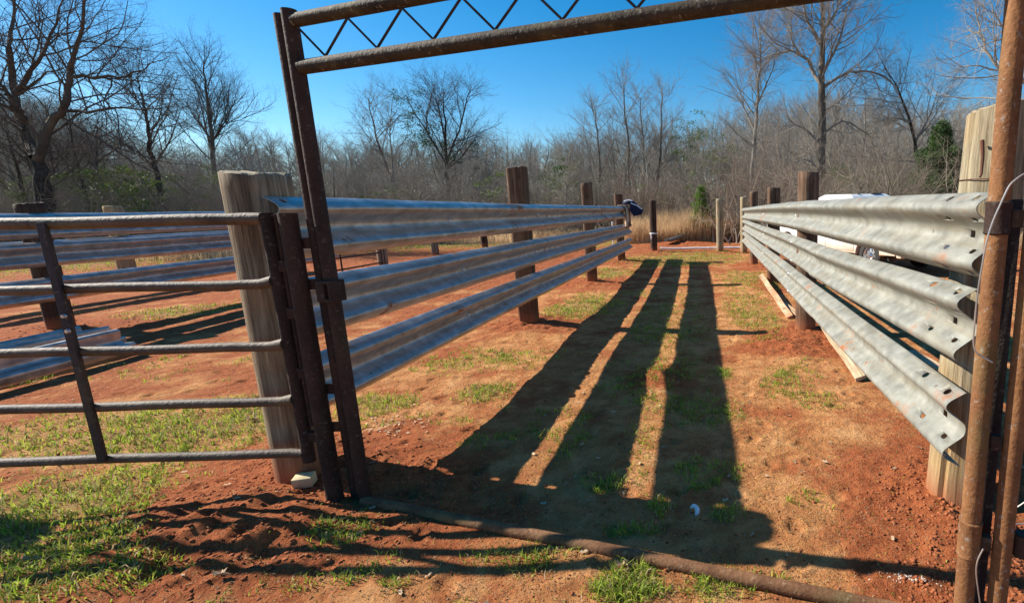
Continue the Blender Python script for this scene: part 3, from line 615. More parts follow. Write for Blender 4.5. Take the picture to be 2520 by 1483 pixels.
# small pipe panel far left
pg = thing('pipe_gate','small rusty two-rail pipe panel far behind the left guardrails','gate',(-8.55,11.9,0))
for z in (.13,.41,.7,1.0): pipe('rail',((-8.55,10.3,z),(-8.55,13.75,z)),.02,'rusty_pipe',pg,8)
for y_ in (10.3,12.15,13.75): pipe('upright_bar',((-8.55,y_,.05),(-8.55,y_,1.1)),.02,'rusty_pipe',pg,8)
# ------------------------------------------------------------------ boards, block, scraps
def board(label, a, b, w, th, za=.02, zb=.02, roll=0., mat='plank_wood', name='board'):
    a, b = Vector(a), Vector(b); a.z = gz(a.x,a.y)+za; b.z = gz(b.x,b.y)+zb; t_ = b-a; L_ = t_.length; t_.normalize()
    s_ = Vector((0,0,1)).cross(t_).normalized(); s_ = Matrix.Rotation(roll,3,t_) @ s_; u_ = t_.cross(s_)
    bm = bmesh.new(); bmesh.ops.create_cube(bm,size=1); bmesh.ops.scale(bm,vec=(L_,w,th),verts=bm.verts); bmesh.ops.subdivide_edges(bm,edges=[e for e in bm.edges if abs((e.verts[0].co-e.verts[1].co).x) > .5*L_],cuts=9)
    for v in bm.verts: v.co += Vector((0,.004*math.sin(v.co.x*5),.004*math.sin(v.co.x*3)))
    bmesh.ops.bevel(bm,geom=bm.edges[:],offset=.002,segments=1,affect='EDGES')
    me = bpy.data.meshes.new(name); bm.to_mesh(me); bm.free(); me.materials.append(MATS[mat]); o = bpy.data.objects.new(name,me); COL.objects.link(o)
    o.matrix_world = Matrix.Translation((a+b)/2) @ Matrix((t_,s_,u_)).transposed().to_4x4(); return tag(o,label,'board')
g = gnd
board('pale board leaning under the far end of the lowest right guardrail',g(1872,697),g(1943,783),.085,.024,.14,.03,.45)
board('short board end lying behind the pale leaning board',g(1925,745),g(1975,790),.08,.024,.03,.03,.1)
board('long board with a reddish stripe lying beside the lowest right guardrail',g(2024,818),g(2118,938),.085,.03,.05,.03,.35)
board('pale board lying in the shade behind the right guardrails',g(2235,872),g(2325,925),.10,.02,.05,.05,.1)
blk = MB(); c = g(745,1210); blk.box((c.x+.02,c.y,gz(c.x,c.y)+.034),(.088,.065,.055),Matrix.Rotation(.25,3,'Z') @ Matrix.Rotation(.12,3,'X'),bev=.004)
o = blk.build('wood_block','wood_block',None,(c.x,c.y,gz(c.x,c.y))); tag(o,'short pale wood offcut lying at the foot of the thick timber post','wood block')
# bone-white shard
c = g(1710,1260); mb = MB(); pts = [(-.022,.012,.022),(-.006,.020,.028),(.008,.010,.022),(.011,-.008,.012),(.002,-.022,.006)]
mb.tube([(c.x+a,c.y+b,gz(c.x,c.y)+d) for a,b,d in smooth([Vector(v) for v in pts],3)],[.004,.006,.008,.009,.010,.011,.012,.0125,.012,.011,.010,.007,.004],8); o = mb.build('shell_shard','bone_white',None,(c.x,c.y,gz(c.x,c.y))); tag(o,'small curled white shell or bone piece in the shade of the thick post','shard')
def leaf(label, px_, py_, s, seed):
    c = g(px_,py_); rs = np.random.default_rng(seed); mb = MB(); V = []; n = 14
    for k in range(n):
        a = 2*PI*k/n; rr = s*(1 if k%2 == 0 else .55)*(1.2 if k in (0,7) else .8); V.append((math.cos(a)*rr,math.sin(a)*rr*.65,.012+.5*s*abs(math.sin(a*1.5))*rs.uniform(.5,1.2)))
    V.append((0,0,.008)); mb.add([(v[0]+c.x,v[1]+c.y,v[2]+gz(c.x,c.y)) for v in V],[(k,(k+1)%n,n) for k in range(n)])
    o = mb.build('dead_leaf','dry_leaf',None,(c.x,c.y,gz(c.x,c.y)),False); tag(o,label,'leaf')
leaf('curled dry leaf beside the pipe on the ground above the grass tuft',1535,1402,.038,1); leaf('pale dry leaf lying on the clay at the bottom left',548,1440,.038,2); leaf('brown dry leaf on the grass beside the thick timber post',622,1038,.05,3)
leaf('dry leaf in the grass at the lower left edge',80,1392,.045,5)
p = g(2235,1430); x = p.x+rng.normal(0,.05,70); y = p.y+rng.normal(0,.014,70)-(x-p.x)*.25; lumps('lime_crumbs',x,y,rng.uniform(.0015,.006,70),'lime','white crumbs of lime or concrete spilled left of the right pipes','crumbs',.5)
# scrap guardrail pieces and low pipe, far end of the lane
beam('short cut piece of white guardrail lying beyond the two lone posts',(-.98,19.3,.16),(-.42,20.9,.26),(-.35,-.45,1),'galvanised_chalky',seed=51,name='scrap_guardrail')
thr = MB(); thr.tube([Vector((-1.1+.4*k,17.2-.03*k,gz(-1.1+.4*k,17.2)+.06)) for k in range(9)],.035,10); o = thr.build('sill_pipe','bin_white'); tag(o,'long pale pipe lying on the ground between the two lone posts','pipe')
mb = MB(); c = g(1546,590); mb.tube([(c.x,19.,0),(c.x+.02,19.,.85)],[.022,.022],8); mb.tube([(c.x+.02,19.,.85),(c.x+.02,19.,.98)],[.035,.035],8)
o = mb.build('survey_stake','bin_white',None); o.location.z = 0; tag(o,'thin white marker stake in the dry grass left of the lone dark post','stake')
# ------------------------------------------------------------------ jacket and cap on the rail end
jk = thing('jacket','tan and brown jacket hung over the far end of the top left guardrail','jacket',(-1.74,13.35,1.5))
def drape(name, y0, y1, front, back, mat, seed, zt=1.515, puff=.02, amp=.03, xc=-1.80):
    rs = np.random.default_rng(seed); nu, nv = 14, 18; V = []
    for j in range(nu):
        u = j/(nu-1); yy = y0+(y1-y0)*u
        for k in range(nv):
            s = k/(nv-1)*(front+back)-back
            fold = amp*math.sin(u*13+seed+s*3)*min(1,abs(s)*4)
            if s < 0: p_ = (xc-.05+max(s,-.05)*.4-.02, yy, zt+puff+min(0,s+.05))
            elif s < .12: p_ = (xc-.05+s*1.3, yy, zt+puff-.25*s*s*6)
            else: p_ = (xc+.11+fold*.8+.02, yy+fold*.5+(.12*(u-.5)*(s-.12)), zt+puff-.06-(s-.12)*(.9+.15*math.sin(u*5+seed)))
            V.append((p_[0],p_[1],p_[2]+rs.normal(0,.004)))
    mb = MB(); mb.add(V,[(j*nv+k,j*nv+k+1,(j+1)*nv+k+1,(j+1)*nv+k) for j in range(nu-1) for k in range(nv-1)])
    o = mb.build(name,mat,jk); md = o.modifiers.new('thick','SOLIDIFY'); md.thickness = .015; return o
drape('body',13.0,13.42,.62,.3,'tan_cloth',1); drape('lining',13.36,13.62,.66,.3,'brown_cloth',2,amp=.05)
drape('sleeve',13.55,13.72,.60,.2,'tan_cloth',4,amp=.04)
cp = thing('cap','navy cap or bag with a white stripe lying on top of the hung jacket','cap',(-1.62,13.5,1.6))
bm = bmesh.new(); bmesh.ops.create_uvsphere(bm,u_segments=20,v_segments=12,radius=1)
for v in bm.verts:
    v.co = Vector((v.co.x*.20,v.co.y*.13,max(v.co.z,-.3)*.10)); v.co.z += -.35*max(0,v.co.x)-.02
me = bpy.data.meshes.new('crown'); bm.to_mesh(me); bm.free(); me.materials.append(MATS['navy_cloth'])
for f in me.polygons: f.use_smooth = True
o = bpy.data.objects.new('crown',me); COL.objects.link(o); o.parent = cp
mb = MB(); mb.add([(.02,-.14,.0),(.22,-.15,-.09),(.36,-.13,-.20),(.30,-.12,-.32),(.10,-.13,-.36),(0.,-.13,-.2),(.02,-.08,.0),(.22,-.09,-.09),(.36,-.07,-.20),(.30,-.06,-.32),(.10,-.07,-.36),(0.,-.07,-.2)],[(0,1,2,3,4,5),(11,10,9,8,7,6)]+[(k,(k+1)%6,6+(k+1)%6,6+k) for k in range(6)])
o = mb.build('flap','navy_cloth'); o.parent = cp
mb = MB(); mb.tube([(.04,-.155,-.02),(.20,-.165,-.085),(.33,-.145,-.185)],.014,8); mb.tube([(-.14,-.12,.03),(-.02,-.14,.06),(.08,-.14,.035)],.018,8); o = mb.build('stripe','white_cloth'); o.parent = cp
# ------------------------------------------------------------------ white truck
def truck():
    fw = gnd(2146,632,.11); H = Vector((.36,-.93,0)).normalized(); S = Vector((H.y,-H.x,0)) # S = side that faces the lane
    org = fw-S*.80-H*0; zg = -.235
    root = thing('pickup_truck','white pickup truck parked behind the right guardrail fence','truck',(org.x,org.y,zg)); root.rotation_euler = (0,0,math.atan2(H.y,H.x))
    # local: x forward from the front axle, y to the driver's side (left), z up
    def add(name, mb, mats, par=None, ang=30): o = mb.build(name, mats, None, None, True, ang); o.parent = par or root; return o
    def slab(poly, y0, y1, mb, m=0, inset=0.):
        n = len(poly); cxp = sum(p[0] for p in poly)/n; czp = sum(p[1] for p in poly)/n
        V = [(p[0],y0,p[1]) for p in poly]+[(p[0],y1,p[1]) for p in poly]
        mb.add(V,[tuple(range(n))[::-1],tuple(range(n,2*n))]+[(k,(k+1)%n,n+(k+1)%n,n+k) for k in range(n)],m)
    def archp(cx0, r, z0): return [(cx0+r*math.cos(a),z0+r*math.sin(a)) for a in np.linspace(0,PI,12)]
    low = [(.95,.42),(.98,.95),(.86,1.06),(-.45,1.16),(-2.75,1.16),(-2.75,.42)]+[]
    body = [(.95,.45),(1.0,.75),(.97,.98),(.85,1.06),(-.40,1.15),(-2.70,1.16),(-2.70,.42),(-.50,.42)]+[(x_,z_) for x_,z_ in archp(0,.44,.40)[::-1]]+[(.45,.44)]
    mb = MB(); slab(body,-.98,.98,mb); b_o = add('body',mb,'white_paint')
    bv = b_o.modifiers.new('bevel','BEVEL'); bv.width = .03; bv.segments = 3; bv.limit_method = 'ANGLE'
    bed = [(-2.76,.55),(-2.76,1.22),(-5.0,1.22),(-5.0,.6),(-4.2,.55)]+[(x_-3.70,z_) for x_,z_ in archp(0,.44,.45)]
    bed = [(-2.76,.50),(-2.76,1.22),(-5.0,1.22),(-5.0,.55),(-4.16,.50)]+[(x_-3.70,z_) for x_,z_ in archp(0,.44,.42)[::-1]]+[(-3.25,.50)]
    mb = MB(); slab(bed,-.98,.98,mb); o = add('bed',mb,'white_paint'); bv = o.modifiers.new('bevel','BEVEL'); bv.width = .025; bv.segments = 2; bv.limit_method = 'ANGLE'
    # cab: lofted roof narrower than the waist
    sec = [(-.40,1.15,.93),(-1.0,1.84,.74),(-1.2,1.93,.66),(-2.3,1.95,.66),(-2.60,1.86,.72),(-2.68,1.16,.93)]
    V = [(x_,-w_,z_) for x_,z_,w_ in sec]+[(x_,w_,z_) for x_,z_,w_ in sec]; n = len(sec)
    mb = MB(); mb.add(V,[tuple(range(n)),tuple(range(2*n-1,n-1,-1))]+[(k,n+k,n+k+1,k+1) for k in range(n-1)]); o = add('cab',mb,'white_paint')
    bv = o.modifiers.new('bevel','BEVEL'); bv.width = .09; bv.segments = 4; bv.limit_method = 'ANGLE'
    def pane(p, name='window'):
        mb = MB(); mb.add(p,[tuple(range(len(p)))]); o = add(name,mb,'truck_glass'); md = o.modifiers.new('s','SOLIDIFY'); md.thickness = .006; md.offset = 0
    for s in (-1,1):
        pane([(-.62,s*.925,1.2),(-1.05,s*.80,1.74),(-1.62,s*.792,1.78),(-1.62,s*.925,1.2)]); pane([(-1.72,s*.925,1.2),(-1.72,s*.792,1.78),(-2.40,s*.792,1.78),(-2.52,s*.925,1.2)])
    pane([(-.48,-.78,1.27),(-.94,-.66,1.78),(-.94,.66,1.78),(-.48,.78,1.27)],'windscreen')
    mb = MB(); mb.box((1.05,0,.52),(.16,1.94,.24),bev=.04); bo = add('bumper',mb,'white_paint')
    for s_ in (-1,1):
        mb = MB(); mb.box((1.128,s_*.55,.50),(.02,.36,.12),bev=.004); v_ = add('vent',mb,'dark_trim',root); v_.parent = bo
    mb = MB(); mb.box((.985,0,.82),(.05,1.2,.26),bev=.02); add('grille',mb,'dark_trim')
    for s in (-1,1):
        mb = MB(); mb.box((.96,s*.80,.84),(.12,.30,.22),bev=.03); add('headlight',mb,'rim_metal')
        mb = MB(); mb.box((-.62,s*1.12,1.27),(.12,.20,.26),bev=.04); mb.box((-.62,s*1.0,1.25),(.05,.14,.04)); add('wing_mirror',mb,'dark_trim')
        mb = MB(); mb.box((-2.76,s*.985,.83),(.06,.012,.06),bev=.003); add('marker_light',mb,'amber_lens')
        for x0,x1 in ((-.5,-1.66),(-1.68,-2.66)):
            dr = MB(); dr.box(((x0+x1)/2,s*.984,.80),(abs(x1-x0)-.02,.014,.66),bev=.006); d_o = add('door',dr,'white_paint')
            hd = MB(); hd.box((x1+.16,s*.998,1.05),(.16,.02,.035),bev=.006); add('handle',hd,'dark_trim',d_o)
    mb = MB(); mb.box((-1.6,0,.36),(4.6,1.5,.14)); add('chassis',mb,'dark_trim')
    for y_,w_ in ((-.35,.06),(.25,.34)):
        mb = MB(); mb.box((-1.2,y_,1.945),(.10,w_,.02),bev=.005); add('roof_lamp',mb,'dark_trim')
    for x_ in (0,-3.70):
        for s in (-1,1):
            wr = bpy.data.objects.new('wheel',None); COL.objects.link(wr); wr.parent = root; wr.location = (x_,s*.80,.385)
            mb = MB(); prof = [(.235,-.12),(.345,-.125),(.375,-.10),(.385,-.05),(.385,.05),(.375,.10),(.345,.125),(.235,.12),(.22,.0)]; N = 40; V = []
            for k in range(N):
                a = 2*PI*k/N
                for r_,yy in prof: rq = r_+(.010 if (k%2 == 0 and r_ > .37) else 0); V.append((math.cos(a)*rq,yy,math.sin(a)*rq))
            m_ = len(prof); mb.add(V,[(k*m_+j,k*m_+(j+1)%m_,((k+1)%N)*m_+(j+1)%m_,((k+1)%N)*m_+j) for k in range(N) for j in range(m_)]); o = mb.build('tyre','rubber_hollow_black'); o.parent = wr
            mb = MB(); y_ = s*.10; N = 24; rp = [(.235,y_),(.215,y_),(.19,y_-s*.05),(.10,y_-s*.03),(.075,y_+s*.02),(.06,y_+s*.035),(.0,y_+s*.036)]
            V = [(math.cos(2*PI*k/N)*r_,yy,math.sin(2*PI*k/N)*r_) for k in range(N) for r_,yy in rp]; m_ = len(rp)
            mb.add(V,[(k*m_+j,k*m_+j+1,((k+1)%N)*m_+j+1,((k+1)%N)*m_+j) for k in range(N) for j in range(m_-1)])
            for k in range(8):
                a = 2*PI*(k+.5)/8; mb.tube([(math.cos(a)*.145,y_-s*.045,math.sin(a)*.145),(math.cos(a)*.145,y_-s*.033,math.sin(a)*.145)],.024,10,m=1)
            o = mb.build('rim',['rim_metal','dark_trim']); o.parent = wr
truck()
# ------------------------------------------------------------------ trees
class TB:
    """grows tapered branch tubes level by level as numpy arrays"""
    def __init__(s, seed): s.r = np.random.default_rng(seed); s.V = {}; s.F = {}; s.n = {}
    def tubes(s, key, P_, R_, n):
        B_, N = P_.shape[:2]; T = np.gradient(P_,axis=1); T /= np.linalg.norm(T,axis=2,keepdims=True)+1e-9
        ref = np.where(np.abs(T[:,:1,2:3]) > .6, np.array([[[.31,.95,.05]]]), np.array([[[0,0,1.]]])); A = np.cross(T,np.broadcast_to(ref,T.shape)); A /= np.linalg.norm(A,axis=2,keepdims=True)+1e-9; Bn = np.cross(T,A)
        a = np.arange(n)*2*PI/n; V = P_[:,:,None]+(A[:,:,None]*np.cos(a)[None,None,:,None]+Bn[:,:,None]*np.sin(a)[None,None,:,None])*R_[:,:,None,None]
        b = np.arange(B_)[:,None,None]*(N*n); i = np.arange(N-1)[None,:,None]*n; k = np.arange(n)[None,None]; k2 = (k+1)%n
        F_ = np.stack([b+i+k,b+i+k2,b+i+n+k2,b+i+n+k],-1).reshape(-1,4)+s.n.get(key,0)
        s.V.setdefault(key,[]).append(V.reshape(-1,3)); s.F.setdefault(key,[]).append(F_); s.n[key] = s.n.get(key,0)+B_*N*n
    def tube(s, key, P_, R_, n): s.tubes(key,np.asarray(P_,float)[None],np.asarray(R_,float)[None],n)
    def paths(s, p, d, L_, lv, st):
        N = (9,8,6,4,2)[min(lv,4)] if st['lev'] > 2 else (6,4,3)[min(lv,2)]; Q = [p]
        for i in range(N-1):
            d = d+s.r.normal(0,st['wob']*(1+.35*lv)*.5,d.shape); d[:,2] += st['up']*(.5 if lv else .2)/N*2; d /= np.linalg.norm(d,axis=1,keepdims=True)
            Q.append(Q[-1]+d*(L_/(N-1))[:,None])
        return np.stack(Q,1)
    def branch(s, p, d, L_, r, lv, st):
        d = np.array([d],float); d /= np.linalg.norm(d); P_ = s.paths(np.array([p],float),d,np.array([float(L_)]),lv,st); rt = np.linspace(1,.10,P_.shape[1])[None]*r
        s.tubes('crown' if lv else 'trunk',P_,rt,8); s.kids(P_,rt,np.array([float(L_)]),lv,st)
    def kids(s, P_, rt, L_, lv, st, t0=None, cnt=None):
        R = s.r; P_ = np.asarray(P_,float); rt = np.asarray(rt,float)
        if P_.ndim == 2: P_, rt, L_ = P_[None], rt[None], np.array([float(L_)])
        while lv < st['lev']:
            B_, N = P_.shape[:2]; n = cnt or st['n'][lv]; a0 = st['t0'][lv] if t0 is None else t0; cnt = t0 = None
            t = a0+(1-a0)*((np.arange(n)[None]+R.random((B_,n)))/n); f = t*(N-1); i = np.minimum(f.astype(int),N-2); u = (f-i)[...,None]; b = np.arange(B_)[:,None]
            q = P_[b,i]*(1-u)+P_[b,i+1]*u; rr = rt[b,i]*(1-u[...,0])+rt[b,i+1]*u[...,0]; T = P_[b,i+1]-P_[b,i]; T /= np.linalg.norm(T,axis=2,keepdims=True)+1e-9
            rn = R.normal(0,1,T.shape); rn -= T*(rn*T).sum(2,keepdims=True); rn /= np.linalg.norm(rn,axis=2,keepdims=True)+1e-9
            a = np.radians(R.uniform(*st['ang'][lv],t.shape))[...,None]; d = T*np.cos(a)+rn*np.sin(a)
            l = L_[:,None]*st['lr'][lv]*(1-st['sh'][lv]*np.abs(t-.35))*R.uniform(.55,1.2,t.shape); r0 = np.minimum(rr*.6,np.maximum(st['rmin'],l*st.get('rl',.0095)))
            L_ = l.ravel(); P_ = s.paths(q.reshape(-1,3),d.reshape(-1,3),L_,lv+1,st); rt = r0.reshape(-1,1)*np.linspace(1,.35,P_.shape[1])[None]; lv += 1
            s.tubes('crown',P_,rt,(8,5,4,3,3)[min(lv,4)])
    def get(s, key): return np.concatenate(s.V[key]), np.concatenate(s.F[key])
ST = dict(lev=4,n=(22,9,7,5),t0=(.30,.15,.12,.1),ang=((35,65),(30,60),(25,60),(20,60)),lr=(.42,.5,.5,.45),sh=(.75,.5,.4,.3),wob=.12,up=.25,rmin=.006)
def style(**k): d = dict(ST); d.update(k); return d
STY = [style(), style(n=(22,8,6,4),lr=(.32,.5,.5,.5),ang=((25,50),(25,50),(25,55),(20,55)),up=.5), style(n=(16,9,7,4),lr=(.5,.5,.5,.5),t0=(.22,.15,.12,.1),wob=.18), style(n=(26,7,6,4),lr=(.28,.5,.5,.5),t0=(.35,.15,.12,.1),up=.4,ang=((30,60),(30,60),(25,55),(20,50)))]
def treeobj(tb, label, loc, bmat, tmat, group=None, name='bare_tree', cat='tree'):
    root = thing(name,label,cat,loc,group)
    for key,m in (('trunk',bmat),('crown',tmat)):
        if key in tb.V:
            V,F_ = tb.get(key); meshnp(key,V,F_,m,root,smooth=True)
    return root
def copytree(root, loc, rz, s, label=None, group=None):
    r = root.copy(); COL.objects.link(r); r.location = loc; r.rotation_euler = (0,0,rz); r.scale = (s[0],s[0],s[1])
    if label: r['label'] = label
    if group: r['group'] = group
    for ch in root.children: c = ch.copy(); COL.objects.link(c); c.parent = r
    return r
# hero trees whose main limbs follow the photo: limbs are (pixels, start radius, side-limb count), base depth D
def hero(label, D, base, limbs, bmat, tmat, seed, st=None, tw=.012, L0=4., group=None, ivy=None):
    st = dict(st or style(lev=4,n=(9,8,7,5),t0=(.15,.12,.1,.1),lr=(.48,.55,.5,.45),ang=((30,65),(30,60),(30,60),(25,60)),up=.22,wob=.16,rmin=tw*.5)); tb = TB(seed); B = atY(*base,D); R = np.random.default_rng(seed+99)
    loc = Vector((B.x,D,gz(B.x,D)-.1))
    for j,(px_,r0,cnt,lw) in enumerate(limbs):
        n = len(px_); dep = np.cumsum(R.normal(0,.35,n))*(0 if j == 0 else 1)*lw/4; pts = [atY(x_,y_,D+(dep[i] if i else 0)) for i,(x_,y_) in enumerate(px_)]
        pts = [Vector(p_) for p_ in pts]
        if j == 0: pts[0].z = loc.z
        sm = smooth(pts,3); P_ = np.array([tuple(p_-loc) for p_ in sm]); P_[1:-1] += R.normal(0,.03,P_[1:-1].shape); rt = (np.linspace(1,.5 if j == 0 and label.startswith('largest') else .08,len(P_)))*r0*(1 if j == 0 else .85)
        tb.tube('trunk' if j == 0 else 'crown',P_,rt,10 if j == 0 else 7)
        tb.kids(P_,rt,lw*1.45/.48,0,st,t0=.28 if j == 0 else .10,cnt=int(cnt*1.6))
    root = treeobj(tb,label,loc,bmat,tmat,group)
    return root
hero('largest bare forked tree at the left edge, trunk splitting in two', 21,(113,560),[
 ([(113,560),(113,498),(103,440),(89,389)],.33,0,3),
 ([(89,389),(70,350),(52,300),(43,272),(38,240),(27,175),(22,120),(25,78),(39,0),(45,-120)],.24,13,3.2),
 ([(92,392),(97,373),(128,303),(155,268),(165,230),(171,187),(180,145),(190,109),(202,39),(225,-60),(240,-150)],.20,14,3.2),
 ([(155,270),(220,275),(300,266),(370,268),(430,262)],.08,9,1.8),([(173,187),(230,190),(292,190),(350,171),(420,136)],.09,10,1.9),([(43,232),(75,212),(117,183),(179,155)],.08,8,1.6),
 ([(45,262),(10,215),(-60,160)],.12,8,2.4),([(40,225),(90,150),(140,60),(165,-40)],.10,10,2.2),([(60,320),(0,290),(-80,270)],.08,7,2)],'bark_dark','twig_dark',11,tw=.011)
hero('slender leaning bare tree between the big forked tree and the fan-shaped tree',24,(410,560),[([(412,570),(408,525),(390,450),(373,389),(365,340),(361,288),(350,245),(342,210),(338,180)],.13,18,2.3),([(385,400),(420,340),(450,260)],.06,9,1.6)],'bark_dark','twig_dark',12,tw=.010)
hero('tall fan-crowned bare tree standing left of the arch legs',34,(528,560),[([(530,575),(527,500),(525,420),(521,338),(515,290),(509,233),(503,185),(501,150)],.19,20,2.6),([(520,350),(560,290),(585,230)],.08,10,2.2),([(520,345),(480,290),(448,235)],.08,10,2.2),([(522,380),(500,290),(475,190)],.07,9,2.)],'bark','twig_dark',13,style(lev=4,n=(9,8,7,5),t0=(.15,.12,.1,.1),lr=(.48,.55,.5,.45),ang=((25,50),(25,50),(30,60),(25,60)),up=.5,wob=.12,rmin=.006))
for k,(x0,x1,x2,yt,D,lb) in enumerate(((62,40,5,310,23,'thin dark bare tree just left of the big forked trunk'),(140,128,110,250,26,'thin dark bare tree just right of the big forked trunk'),(212,190,168,270,25,'dark bare tree with drooping limbs right of the big forked trunk'),(255,240,238,300,28,'dark straight bare tree behind the leaning slender tree'))):
    hero(lb,D,(x0,570),[([(x0+4,580),(x0,490),(x1,400),(x2,yt)],.12,11,2.1),([(x1,400),(x1+60,350),(x1+110,330)],.05,5,1.4)],'bark_dark','twig_dark',20+k,tw=.011)
hero('thin double-stemmed bare tree left of the ivy-hung tree',40,(975,560),[([(980,570),(975,488),(955,420),(930,350),(915,290),(905,240)],.15,18,2.6),([(972,480),(965,400),(960,320),(965,240)],.11,14,2.4)],'bark','twig',31,tw=.014)
hero('broad round bare tree with green vine leaves on its left side, behind the arch opening',38,(1103,560),[([(1106,570),(1103,492),(1098,400),(1094,300),(1090,240)],.20,16,2.8),([(1100,410),(1060,340),(1010,260),(1000,235)],.10,13,2.4),([(1098,400),(1130,320),(1150,240),(1160,215)],.10,13,2.4),([(1096,350),(1080,270),(1062,205)],.09,12,2.2),([(1099,420),(1150,370),(1185,310)],.07,10,2.)],'bark_dark','twig_dark',32,tw=.013)
for k,(x0,x1,yt,D,lb) in enumerate(((1475,1465,260,42,'leftmost slim bare tree of the clump left of the arch lane'),(1548,1535,205,40,'tallest bare tree of the clump beyond the lone dark post'),(1612,1628,228,41,'right-hand bare tree of the clump beyond the lone dark post'),(1585,1575,240,44,'middle bare tree standing inside the clump beyond the lone dark post'))):
    hero(lb,D,(x0,560),[([(x0+2,575),(x0,490),((x0+x1)/2+5,380),(x1,yt+40),(x1+2,yt)],.15,19,2.3),([(x0,450),(x0-30,360),(x0-45,280)],.07,9,1.8),([(x0,430),(x0+35,350),(x0+45,280)],.07,9,1.8)],'bark','twig',41+k,style(lev=4,n=(9,8,7,5),t0=(.15,.12,.1,.1),lr=(.48,.55,.5,.45),ang=((32,62),(28,55),(30,60),(25,60)),up=.30,wob=.12,rmin=.006))
hero('pale narrow bare tree immediately left of the tallest right-hand tree',30,(1850,560),[([(1848,575),(1850,450),(1855,370),(1860,290),(1865,207),(1872,149),(1870,90),(1868,30)],.15,22,2.6),([(1858,330),(1820,230),(1800,140)],.06,10,2),([(1862,260),(1900,170),(1915,90)],.06,10,2)],'bark_light','twig',51,tw=.012)
hero('tallest bare tree at the right with a thick straight trunk and arching limbs',27,(2019,560),[([(2018,590),(2019,415),(2021,300),(2022,190),(2024,90),(2024,0),(2020,-110),(2015,-220)],.27,20,3.),
 ([(2019,205),(1995,165),(1966,131),(1931,128),(1886,140),(1850,170)],.13,13,2.2),([(2028,214),(2060,192),(2108,176),(2159,180),(2200,207),(2225,250)],.11,12,2.1),
 ([(2020,360),(1985,320),(1950,308),(1915,312)],.09,9,1.8),([(2020,430),(1990,395),(1950,400),(1915,440)],.08,9,1.8),([(2025,80),(2055,30),(2080,-60)],.12,10,2.4),([(2022,110),(1985,50),(1965,-30),(1950,-90)],.12,12,2.4),([(2023,330),(2070,300),(2130,330),(2160,380)],.08,10,2.),([(2026,180),(2060,110),(2085,20),(2100,-60)],.10,11,2.2),([(1968,133),(1940,80),(1920,20)],.07,9,1.8)],'bark','twig',52,tw=.012)
hero('leaning bare tree between the tallest right tree and the dark cedar',26,(2262,560),[([(2275,585),(2268,440),(2249,346),(2228,263),(2205,215),(2170,150)],.12,16,2.2),([(2252,350),(2290,280),(2310,210)],.07,9,1.9),([(2240,300),(2200,290),(2150,300)],.06,8,1.6)],'bark_dark','twig',53,tw=.011)
hero('bare tree outside the right edge whose limbs reach in behind the right pipe',17,(2600,560),[([(2640,640),(2620,400),(2590,250),(2580,100),(2590,-60)],.20,8,2.4),([(2600,270),(2540,215),(2471,173),(2433,145),(2412,80),(2403,28),(2398,-20)],.09,11,1.7),([(2590,200),(2530,120),(2480,90),(2450,30),(2430,-20)],.07,9,1.6),([(2470,172),(2410,165),(2350,160),(2310,120)],.035,8,1.1)],'bark_light','twig_pale',54,tw=.008)
# wood behind: a few kinds, copied
kinds = []
for k in range(8):
    tb = TB(100+k); tb.branch((0,0,0),(0,0,1),10,.13+.02*(k%3),0,dict(STY[k%4],rmin=.008,rl=.012)); kinds.append(treeobj(tb,'tmp',(0,-50,0),('bark','bark_light','bark')[k%3],('twig','twig_pale','twig')[k%3]))
rs = np.random.default_rng(5); first = [True]*8; GRP = {0:('bare tree in the hazy grey wood on the left, behind the pipe gate','wood on the left'),1:('bare grey tree in the wood seen through the arch','wood seen through the arch'),2:('bare grey tree in the wood beyond the right fence and truck','wood on the right')}
skyl = lambda px_: float(np.interp(px_,[0,150,300,450,600,650,700,800,900,1200,1350,1450,1700,1800,2050,2250,2450],[250,230,290,340,345,320,330,335,340,330,355,330,335,300,260,300,280]))
npl = 0
for k in range(285):
    D = 27+62*rs.random()**1.1; px_ = rs.uniform(-60,2560); sk = skyl(px_)
    yt = sk+rs.uniform(-12,50)+ (0 if D > 40 else 30)
    h = 1.42+(513-yt)/FPX*D; X_ = (px_-1700)/FPX*D
    if X_ > 3 and D < 24: continue
    i = int(rs.integers(0,8)); g0 = GRP[0 if px_ < 640 else 1 if px_ < 1780 else 2]; z = gz(X_,D)
    h = max(3.5,h-z*.6); s_ = (h/10*rs.uniform(1.,1.4), h/10.5)
    if first[i]: r = kinds[i]; r.location = (X_,D,z-.1); r.rotation_euler = (0,0,rs.uniform(0,6.28)); r.scale = (s_[0],s_[0],s_[1]); r['label'] = g0[0]; r['group'] = g0[1]; first[i] = False
    else: copytree(kinds[i],(X_,D,z-.1),rs.uniform(0,6.28),s_,g0[0],g0[1])
